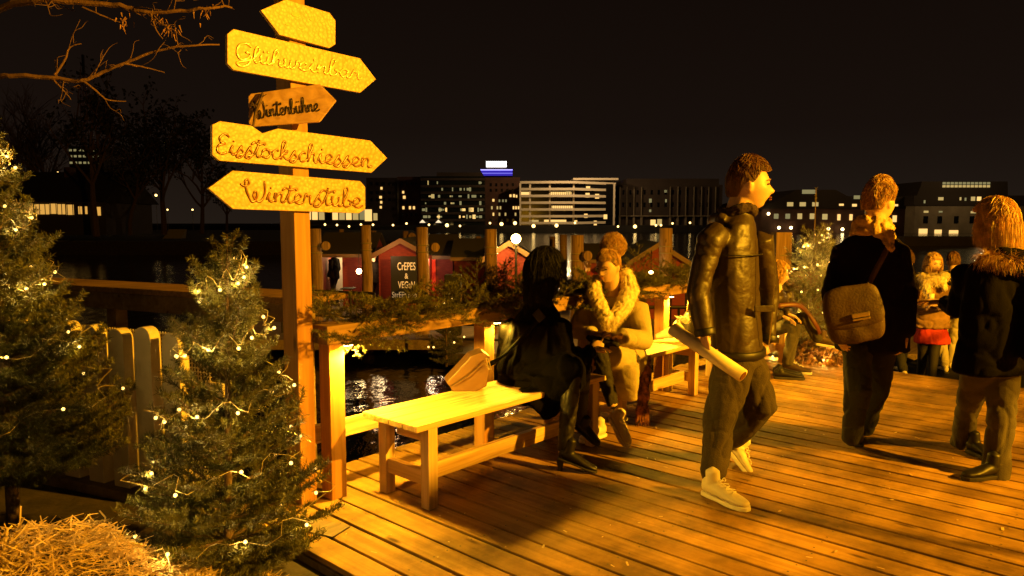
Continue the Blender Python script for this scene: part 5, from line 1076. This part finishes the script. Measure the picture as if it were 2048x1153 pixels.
# white balcony building
Yw = 214; t = thing('balcony_building', (XY(1136,Yw), Yw+10, GB), 'white office building with long pale balconies and several lit floors', 'building')
bx(XY(1042,Yw), XY(1228,Yw), Yw+1.5, Yw+24, GB, zz(368,Yw), 'wall', M['windark'], t)
for i in range(7):
    py = 365 + i*13.6
    mb = MB(); xs = [XY(1040,Yw), XY(1100,Yw), XY(1145,Yw), XY(1232,Yw)]; ys = [Yw+.8, Yw-.6, Yw-.8, Yw+2.2]; dz = [0, .0, 0, -.35 + .1*i]
    for k_ in range(3):
        a, b_ = (xs[k_], ys[k_]), (xs[k_+1], ys[k_+1]); z0, z1 = zz(py+2.4,Yw), zz(py-2.4,Yw)
        mb.hexa([(a[0],a[1],z0+dz[k_]), (b_[0],b_[1],z0+dz[k_+1]), (b_[0],b_[1]+3,z0+dz[k_+1]), (a[0],a[1]+3,z0+dz[k_]), (a[0],a[1],z1+dz[k_]), (b_[0],b_[1],z1+dz[k_+1]), (b_[0],b_[1]+3,z1+dz[k_+1]), (a[0],a[1]+3,z1+dz[k_])])
    mb.build('balcony', M['wall_white'], t)
mb = MB(); mb.wb(XY(1146,Yw), XY(1236,Yw), Yw+1, Yw+12, zz(360,Yw), zz(356,Yw)); mb.build('roof_beam', M['wall_white'], t)
for px in (1040.5, 1060, 1099.5, 1147, 1228): bx(XY(px,Yw)-.25, XY(px,Yw)+.25, Yw+.85, Yw+1.45, GB, zz(366,Yw), 'column', M['wall_white'], t)
wins(t, Yw+1.45, [(1050,389,18,9,0), (1121,389,42,9,0), (1136,388,10,9,1), (1125,416,44,8,0), (1175,377,8,8,0), (1174,391,8,9,0), (1193,393,8,9,0), (1171,432,7,8,0), (1210,434,7,9,0), (1110,444,44,8,0), (1070,444,14,7,1), (1151,445,6,8,0), (1190,447,6,10,0)] + [(1070+i*9, 403, 7, 8, -1) for i in range(8)])
fe = MB()
for px in range(1101, 1143, 4): fe.wb(XY(px,Yw)-.05, XY(px,Yw)+.05, Yw+1.2, Yw+1.28, zz(420,Yw), zz(384,Yw))
fe.build('mullions', M['wall_dark'], t)
# column building
Yc = 222; t = tower_block(1238, 1442, 370, Yc, 30, 'wide dark building with a row of uplit pale columns on the far bank'); bx(XY(1253,Yc), XY(1438,Yc), Yc+2, Yc+26, zz(370,Yc), zz(357,Yc), 'roof_storey', M['wall_dark'], t)
for i, px in enumerate((1238,1252,1266,1281,1338,1353,1369,1385,1400,1414,1428)):
    bx(XY(px,Yc)-.28, XY(px,Yc)+.28, Yc-.9, Yc-.2, zz(454,Yc), zz(433,Yc), 'column', M['wall_stone'], t); bx(XY(px,Yc)-.1, XY(px,Yc)+.1, Yc-.6, Yc-.02, zz(433,Yc), zz(374,Yc), 'fin', M['wall_stone'], t)
    if i in (1,3,4,5,6,7): lamp('column_uplight', (XY(px,Yc)+.1, Yc-1.6, zz(453,Yc)), 260, (1,.62,.3), .1)
wins(t, Yc, [(1305,448,10,16,0), (1318,446,9,14,1), (1299,402,5,8,2), (1299,422,4,5,2), (1330,402,3,6,2), (1329,383,5,5,2)] + [(1245+i*14, y, 4, 9, -1) for i in range(13) for y in (385,410)])
bx(XY(1236,Yc), XY(1440,Yc), Yc-1.3, Yc-.1, zz(433.5,Yc), zz(431.5,Yc), 'cornice', M['wall_stone'], t)
# brick warehouse with dormers
Yq = 205; t = thing('brick_warehouse', (XY(1650,Yq), Yq+10, GB), 'long brick warehouse with dark mansard roof, lit dormers and arched windows', 'building')
bx(XY(1520,Yq), XY(1838,Yq), Yq, Yq+22, WZ, zz(418,Yq), 'wall', M['wall_brick'], t)
mb = MB(); mb.prism([(XY(1500,Yq),Yq-.3,zz(418,Yq)), (XY(1545,Yq),Yq-.3,zz(405,Yq)), (XY(1588,Yq),Yq-.3,zz(380,Yq)), (XY(1665,Yq),Yq-.3,zz(380,Yq)), (XY(1690,Yq),Yq-.3,zz(393,Yq)), (XY(1838,Yq),Yq-.3,zz(394,Yq)), (XY(1838,Yq),Yq-.3,zz(418,Yq))], (0,22,0)); mb.build('roof', M['hut_roof'], t)
wins(t, Yq-.3, [(1614,384,28,8,2), (1577,409,12,8,1), (1602,409,12,8,1), (1627,409,12,8,1), (1679,410,9,4,0), (1705,411,9,5,0), (1709,395,12,7,2), (1788,411,7,4,0)] + [(1550,433,9,10,2), (1573,433,9,10,2), (1597,433,9,11,1), (1622,433,10,11,1), (1647,434,10,11,1), (1675,435,6,12,0), (1699,435,6,12,0), (1786,438,8,13,0), (1815,439,11,13,0)])
# right warehouse with skylight
Yv = 200; t = thing('stone_warehouse', (XY(1950,Yv), Yv+10, GB), 'tall stone warehouse with a long lit skylight in its dark roof, at the far right', 'building')
bx(XY(1826,Yv), XY(2130,Yv), Yv, Yv+25, WZ, zz(412,Yv), 'wall', M['wall_stone'], t); mb = MB(); mb.prism([(XY(1832,Yv),Yv+1,zz(392,Yv)), (XY(1842,Yv),Yv+1,zz(363,Yv)), (XY(2012,Yv),Yv+1,zz(363,Yv)), (XY(2014,Yv),Yv+1,zz(392,Yv))], (0,20,0)); mb.prism([(XY(1822,Yv),Yv-.2,zz(412,Yv)), (XY(1822,Yv),Yv-.2,zz(391.5,Yv)), (XY(2130,Yv),Yv-.2,zz(391.5,Yv)), (XY(2130,Yv),Yv-.2,zz(412,Yv))], (0,22,0)); mb.build('roof', M['hut_roof'], t)
wins(t, Yv+.9, [(1881+i*8, y, 6, 4.5, 1 if y > 368 else 2) for i in range(12) for y in (367,373)])
wins(t, Yv-.2, [(1876,398,10,6,1), (1915,398,3,6,1), (1940,398,8,8,1), (1952,398,8,8,0), (1844,404,3,6,2), (1925,399,3,6,2)])
wins(t, Yv, [(1848,424,9,4,1), (1877,424,7,3,2), (1942,425,10,4,1)] + [(x, 440, 9, 14, -1) for x in (1848,1876,1909,1940)] + [(1844,465,17,14,0), (1874,467,14,14,0), (1905,468,18,14,0), (1990,466,18,14,0)])
mb = MB(); mb.wb(XY(1808,92), XY(2160,92), 92, 96, WZ-.3, zz(474,92)); tag(mb.build('quay_wall', M['wall_stone']), 'pale quay wall at the water below the stone warehouse', 'wall')
lamp('added_facade_fill', (XY(1890,Yv), Yv-16, 16), 3800, (1,.62,.25), .3); lamp('added_facade_fill', (XY(1120,Yw), Yw-16, 20), 12000, (1,.62,.28), .3); lamp('added_facade_fill', (XY(1200,Yw), Yw-14, 18), 4500, (1,.62,.28), .3); lamp('added_facade_fill', (XY(1640,Yq), Yq-14, 14), 1200, (1,.55,.18), .3)  # added fill lights with no fixture, brightening the far facades
# street lamps along the far promenade
ORD = ['first','second','third','fourth','fifth','sixth','seventh','eighth','ninth']
ZN = [(0,740,'the bright glass hall'), (740,843,'the two dark brick blocks'), (843,972,'the dark glass office block'), (972,1041,'the reddish block beside the bright lamp'), (1041,1235,'the white balcony building'), (1235,1450,'the building with uplit columns'), (1450,1700,'the brick warehouse'), (1700,1830,'the right end of the brick warehouse'), (1830,2100,'the stone warehouse')]
CNT = {}
def nth(px, what):
    for a, b_, n_ in ZN:
        if a <= px < b_: CNT[(n_,what)] = CNT.get((n_,what), 0) + 1; return '%s %s from the left before %s' % (ORD[CNT[(n_,what)]-1], what, n_)
rr_ = random.Random(11); xs = list(range(650, 760, 24)) + [786, 813, 858, 894, 920, 980, 1003, 1030, 1067, 1113, 1150, 1236, 1270, 1312, 1322, 1345, 1380, 1515, 1742, 1800]
for px in xs:
    Y = 211.0; py = 449 + rr_.uniform(-3, 5); big = 1.0 if px not in (1003,1030,1067,1113,1270,894) else 1.7
    q = A(px, py, Y-1.2); q.z = max(q.z, .2); t = thing('street_lamp', (q.x, q.y+.6, WZ), nth(px, 'promenade lamp'), 'street lamp', 'promenade lamps on the far bank'); mb = MB(); mb.ball(q, .30*big, n=10, m=8); mb.build('globe', M['lampglass3'] if 'lampglass3' in M else M.setdefault('lampglass3', glow('promenade_lamp', (1,.62,.18), 5, False)), t, True)
    MB().tube([(q.x, q.y+.1, WZ), (q.x, q.y+.1, q.z-.2)], .06, 6).build('pole', M['metal'], t)
for px, py in ((1537,428), (1558,456), (1582,456), (1657,458), (1685,459), (1828,466), (1858,466), (1888,466), (1922,466)):
    q = A(px, py, Yq-1.5); tt = thing('wall_lamp', q, nth(px, 'round wall lamp'), 'lamp', 'glowing wall lamps on the far warehouses'); mb = MB(); mb.ball(q, .42, n=10, m=8); mb.build('globe', M['lampglass2'] if 'lampglass2' in M else M.setdefault('lampglass2', glow('far_lamp', (1,.74,.32), 9, False)), tt, True); MB().tube([q + Vector((0,.2,-.2)), q + Vector((0,1.2,-.2))], .08, 6).build('bracket', M['metal'], tt)
# parasols glowing by the far bank
for px in (845, 877):
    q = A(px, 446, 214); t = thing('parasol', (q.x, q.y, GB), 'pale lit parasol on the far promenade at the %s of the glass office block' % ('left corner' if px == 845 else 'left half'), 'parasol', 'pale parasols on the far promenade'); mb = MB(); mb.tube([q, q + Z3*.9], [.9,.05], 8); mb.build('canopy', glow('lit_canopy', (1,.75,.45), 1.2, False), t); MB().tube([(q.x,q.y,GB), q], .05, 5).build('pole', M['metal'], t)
# ================================================================== LEFT BANK: house, trees, mast
lb_ = MB(); lb_.prism([(-260, 66, WZ-.5), (-11.5, 66, WZ-.5), (-9, 80, WZ-.5), (-22, 160, WZ-.5), (-260, 160, WZ-.5)], (0,0,1.75)); struct(lb_.build('riverbank', M['soil']))
Yl = 70; t = thing('boathouse', (XY(90,Yl), Yl+4, .25), 'low dark house with a glowing ribbon of windows across the water on the left', 'house')
bx(XY(-60,Yl), XY(215,Yl), Yl, Yl+9, .25, zz(404,Yl), 'wall', M['wall_dark'], t); mb = MB(); mb.prism([(XY(-80,Yl),Yl-.8,zz(405,Yl)), (XY(-80,Yl),Yl+4.5,zz(344,Yl+4)), (XY(-80,Yl),Yl+10,zz(405,Yl))], (XY(222,Yl)-XY(-80,Yl),0,0)); mb.build('roof', M['hut_roof'], t); bx(XY(92,Yl), XY(104,Yl), Yl+3.5, Yl+4.6, zz(360,Yl), zz(334,Yl+3), 'chimney', M['wall_brick'], t)
wins(t, Yl, [(42,416,34,20,9), (66,417,10,20,9), (88,419,30,20,9), (112,418,14,20,9), (128,419,14,20,9), (145,420,14,20,9), (165,421,7,15,9), (177,421,4,15,9), (198,423,15,17,9)], .06)
mu = MB()
for px in range(30, 152, 11): mu.wb(XY(px,Yl)-.03, XY(px,Yl)+.03, Yl-.1, Yl-.07, zz(431,Yl), zz(404,Yl))
mu.build('glazing_bars', M['wall_dark'], t)
for px in (165, 198): bx(XY(px,Yl)-.02, XY(px,Yl)+.02, Yl-.1, Yl-.07, zz(431,Yl), zz(413,Yl), 'glazing_bar', M['wall_dark'], t)
# floating gabled raft
Yf = 78; fr_ = thing('floating_shelter', (XY(355,Yf), Yf, WZ), 'small pale gabled shelter on a raft on the dark water', 'raft'); mb = MB(); xa, xb = XY(326,Yf), XY(374,Yf); zb, zt = zz(491,Yf), zz(459,Yf)
mb.prism([(xa,Yf-1.1,zb), (xa+.75,Yf,zt), (xa,Yf+1.1,zb)], (1.9,0,0)); mb.build('roof', M['wall_white2'] if 'wall_white2' in M else M.setdefault('wall_white2', mat('weathered_white', (.30,.26,.2), .8)), fr_); bx(xa-.2, xb+.4, Yf-1.2, Yf+1.2, WZ-.1, zb+.02, 'raft_deck', M['dark_rail'], fr_)
# apartment block far behind the bare tree
t = tower_block(148, 216, 293, 150, 14, 'far apartment block with rows of dim windows behind the left trees'); wins(t, 150, [(152+i*9, y, 5, 4, k) for i in range(7) for y, k in ((301,2),(313,2),(326,2))])
# lattice mast
Ym = 190; t = thing('radio_mast', (XY(186,Ym), Ym, .2), 'tall faint lattice mast rising behind the left trees', 'mast'); mb = MB(); b0, b1 = 2.0, .9; zt = zz(150,Ym); cx_ = XY(186,Ym)
for i in range(14):
    f, f2 = i/14, (i+1)/14; r_, r2 = b0+(b1-b0)*f, b0+(b1-b0)*f2; z0, z1 = .2+(zt-.2)*f, .2+(zt-.2)*f2
    for k_ in range(4):
        a, a2 = pi/4+k_*pi/2, pi/4+(k_+1)*pi/2; mb.tube([(cx_+cos(a)*r_, Ym+sin(a)*r_, z0), (cx_+cos(a)*r2, Ym+sin(a)*r2, z1)], .09, 4); mb.tube([(cx_+cos(a)*r_, Ym+sin(a)*r_, z0), (cx_+cos(a2)*r2, Ym+sin(a2)*r2, z1)], .06, 4); mb.tube([(cx_+cos(a)*r2, Ym+sin(a)*r2, z1), (cx_+cos(a2)*r2, Ym+sin(a2)*r2, z1)], .06, 4)
mb.build('lattice', mat('mast_steel', (.30,.12,.06), .6), t); MB().tube([(cx_,Ym,zt), (cx_,Ym,zt+5)], .35, 8).build('antenna', M['metal'], t)
# dark trees across the water
def btree(x, y, z, H, R, label, dens=1.0, lv=4, group='dark trees on the left bank', mm='bark', gap=.0, kind='tree', leaf=0):
    t = thing('bare_tree', (x, y, z), label, 'tree', group); mb = MB(); tw_ = []
    def rec(p, d, L_, r, k_):
        pts = [p]; n = 4
        for i in range(n): d = (d + Vector((random.gauss(0,.10), random.gauss(0,.10), random.gauss(.04,.08)))).normalized(); pts.append(pts[-1] + d*L_/n)
        mb.tube(pts, [r*(1-.45*i/n) for i in range(n+1)], 5 if k_ else 8)
        if k_ >= lv: tw_.append(pts[-1]); tw_.append(pts[2]); return
        for _ in range(4 if k_ else 7):
            i = random.choice((1,2,3,4,4)) if k_ else random.choice((2,3,3,4,4)); a = random.uniform(0, 2*pi); o = Vector((cos(a), sin(a), random.uniform(-.1,.9))); rec(pts[i], (d*.8 + o*random.uniform(.5,1.0)).normalized(), L_*random.uniform(.5,.75), r*.5, k_+1)
    rec(Vector((x,y,z)), Z3, H*.48, H*.022, 0)
    mb.build('branches', M[mm], t)
    if leaf:
        P = np.array([tuple(q) for q in tw_]); P = np.repeat(P, leaf, axis=0) + RNG.normal(size=(len(P)*leaf,3))*H*.025; n = len(P); a = RNG.normal(size=(n,3)); a /= np.linalg.norm(a,axis=1)[:,None]; b_ = np.cross(a, RNG.normal(size=(n,3))); b_ /= np.linalg.norm(b_,axis=1)[:,None]; s_ = RNG.uniform(.010,.022,n)[:,None]*H
        quads('crown', np.stack([P-a*s_, P+b_*s_*.6, P+a*s_, P-b_*s_*.6],1), M['darkleaf'], t)
    return t
M['darkleaf'] = mat('dark_leaf', (.02,.022,.008), .8)
for px, Y, H, lab, lf in ((30, 90, 17, 'thin bare tree at the left edge above the house', 0), (60, 100, 16, 'slender bare tree left of the mast', 0), (195, 64, 13, 'dark bushy tree right of the house roof', 5), (262, 72, 10, 'smaller dark tree between two larger ones', 6), (330, 76, 14, 'broad dark tree left of the signpost', 7), (405, 82, 12, 'dark tree partly behind the lowest arrow boards', 7), (120, 85, 14, 'bare tree with fine twigs above the house', 0), (455, 96, 9, 'low dark tree just behind the lower boards', 6)):
    btree(XY(px, Y), Y, .2, H, 0, lab, leaf=lf, lv=3 if lf else 4)
for i, (px, py, Y, r_, lab) in enumerate(((48,351,95,.22,'small white lamp over the house roof'), (116,346,110,.16,'faint bluish lamp above the house'), (250,399,100,.2,'yellow lamps glimmering among the trees'), (293,397,95,.32,'bright window glow between the dark trees'), (312,391,110,.18,'small white lamp right of the tree glow'), (240,412,95,.16,'low pale lamp at the bank under the trees'), (335,420,110,.12,'tiny lamp on the dark bank'), (385,420,120,.14,'tiny lamp near the lowest board tip'))):
    q = A(px, py, Y); t = thing('distant_lamp', q, lab, 'lamp'); mb = MB(); mb.ball(q, r_, n=10, m=7); mb.build('globe', M['lampglass3'], t, True); MB().tube([q - Z3*(q.z-.2), q - Z3*r_], .03, 5).build('pole', M['metal'], t)
# ================================================================== BARE TREE at the top left, lit by the street lamp
t = thing('bare_tree', (-6.2, 5.2, -.05), 'bare tree reaching amber lit branches across the top left sky', 'tree'); YB = 5.0
tk = MB(); tk.tube([(-6.2,5.2,-.05), (-6.15,5.15,2.2), (-6.0,5.1,4.2), (-5.9,5.1,6)], [.19,.16,.12,.06], 12); tk.build('trunk', M['pale_bark'], t, True)
def twig(mb, pts, r0, r1, k_=0):
    c_ = catmull(pts, 5); n = len(c_); j = [q + Vector((random.gauss(0,1), random.gauss(0,1), random.gauss(0,1)))*r0*.10 for q in c_]; mb.tube(j, [(r0+(r1-r0)*i/(n-1))*.8 for i in range(n)], 7); 
    if k_ < 2:
        L_ = sum((c_[i+1]-c_[i]).length for i in range(n-1)); m_ = int(L_*(5 if k_ == 0 else 9))
        for _ in range(m_):
            i = random.randrange(int(n*.25), n-1); d = (c_[i+1]-c_[i]).normalized(); o = Vector((random.gauss(0,.6), random.gauss(0,.6), random.gauss(.1,.8))); e = (d*.8+o).normalized(); l = random.uniform(.08,.30)*(1 if k_ == 0 else .5)
            twig(mb, [c_[i], c_[i]+e*l*.4, c_[i]+(e+Vector((0,0,random.uniform(-.2,.4)))).normalized()*l*.8, c_[i]+(e+d*.4).normalized()*l], max(r1*.6, .003), .0012, k_+1)
B = lambda *p: [A(x, y, YB + dy) for x, y, dy in p]
for pts, r0, r1 in ((B((-260,150,.4),(-60,40,.2),(70,2,0),(150,6,0),(240,12,0),(290,25,0),(360,23,0),(420,16,0),(462,14,.1)), .034, .008), (B((-200,160,.3),(-40,158,.1),(20,152,0),(100,155,0),(165,162,0),(215,140,0),(262,122,0),(320,100,0),(380,92,0),(440,90,.1)), .024, .006),
                    (B((165,162,0),(190,180,0),(215,200,.05),(252,203,.1)), .010, .004), (B((110,150,0),(130,120,0),(140,95,0),(162,88,0)), .010, .004), (B((250,128,0),(290,135,.05),(330,146,.1)), .008, .003), (B((105,158,0),(130,185,0),(142,200,0)), .008, .003), (B((300,22,0),(310,55,-.05),(325,78,-.05)), .008, .003), (B((165,15,0),(200,30,0),(240,45,.05)), .009, .004)):
    mb = MB(); twig(mb, pts, r0, r1); mb.build('branch', M['pale_bark'], t)
P = []
for cx_, cy_ in ((250,48),(322,40),(412,22),(345,60)):
    for _ in range(14):
        q = A(cx_+random.gauss(0,9), cy_+random.gauss(0,11), YB); d = Vector((random.gauss(0,.4), random.gauss(0,.4), -1)).normalized(); P.append([q, q+d*.02, q+d*random.uniform(.03,.05)])
lv_ = ribbons('withered_leaves', P, .0045, M['leafdry'], t)
# ================================================================== OUT OF FRAME: what throws the shadows
t = thing('street_lamp', (KEY.x, KEY.y, -.05), 'tall amber street lamp standing beside the deck', 'street lamp'); MB().tube([(KEY.x+.5, KEY.y-.3, -.05), (KEY.x+.5, KEY.y-.3, 4.7), (KEY.x+.1, KEY.y-.05, 4.95)], [.07,.05,.04], 10).build('pole', M['metal'], t)
mb = MB(); mb.tube([KEY + Z3*.2, KEY + Z3*.42], [.28,.08], 14); mb.build('lamp_shade', M['metal'], t)
bp = thing('shadow_board', D(4.78, -2.9, 0), 'plain timber board on two posts, added out of frame to shade the deck', 'board'); mb = MB(); mb.prism([D(4.50,-2.92,2.60), D(5.05,-2.92,2.60), D(5.05,-2.92,2.80), D(4.50,-2.92,2.80)], V*.04); mb.build('panel', M['rail_wood'], bp)  # unseen board, added only to throw the straight shadow edge on the deck
for u_ in (4.54, 5.01): MB().ub(u_-.015, u_+.015, -2.96, -2.93, .001, 2.75).build('post', M['rail_wood'], bp)
t = thing('bare_tree', D(8.1, -3.0, -.55), 'bare tree beside the deck, throwing branch shadows over the boards', 'tree'); mb = MB()
o_ = D(8.1,-3.0,-.55); mb.tube([o_, o_ + Z3*1.5, o_ + Vector((-.1,0,3.0)), o_ + Vector((-.3,.1,4.4))], [.14,.12,.09,.06], 10); mb.build('trunk', M['bark'], t, True)
for i in range(15):
    h = 2.0 + .12*i; p0 = o_ + Vector((0,0,h)); e = D(random.uniform(4.1,6.6), random.uniform(-3.2,-1.5), 0); e.z = random.uniform(1.7,2.5)
    mb = MB(); twig(mb, [p0, p0.lerp(e,.35) + Z3*.12, p0.lerp(e,.7) + Z3*.08, e], .022, .008); mb.build('branch', M['bark'], t)
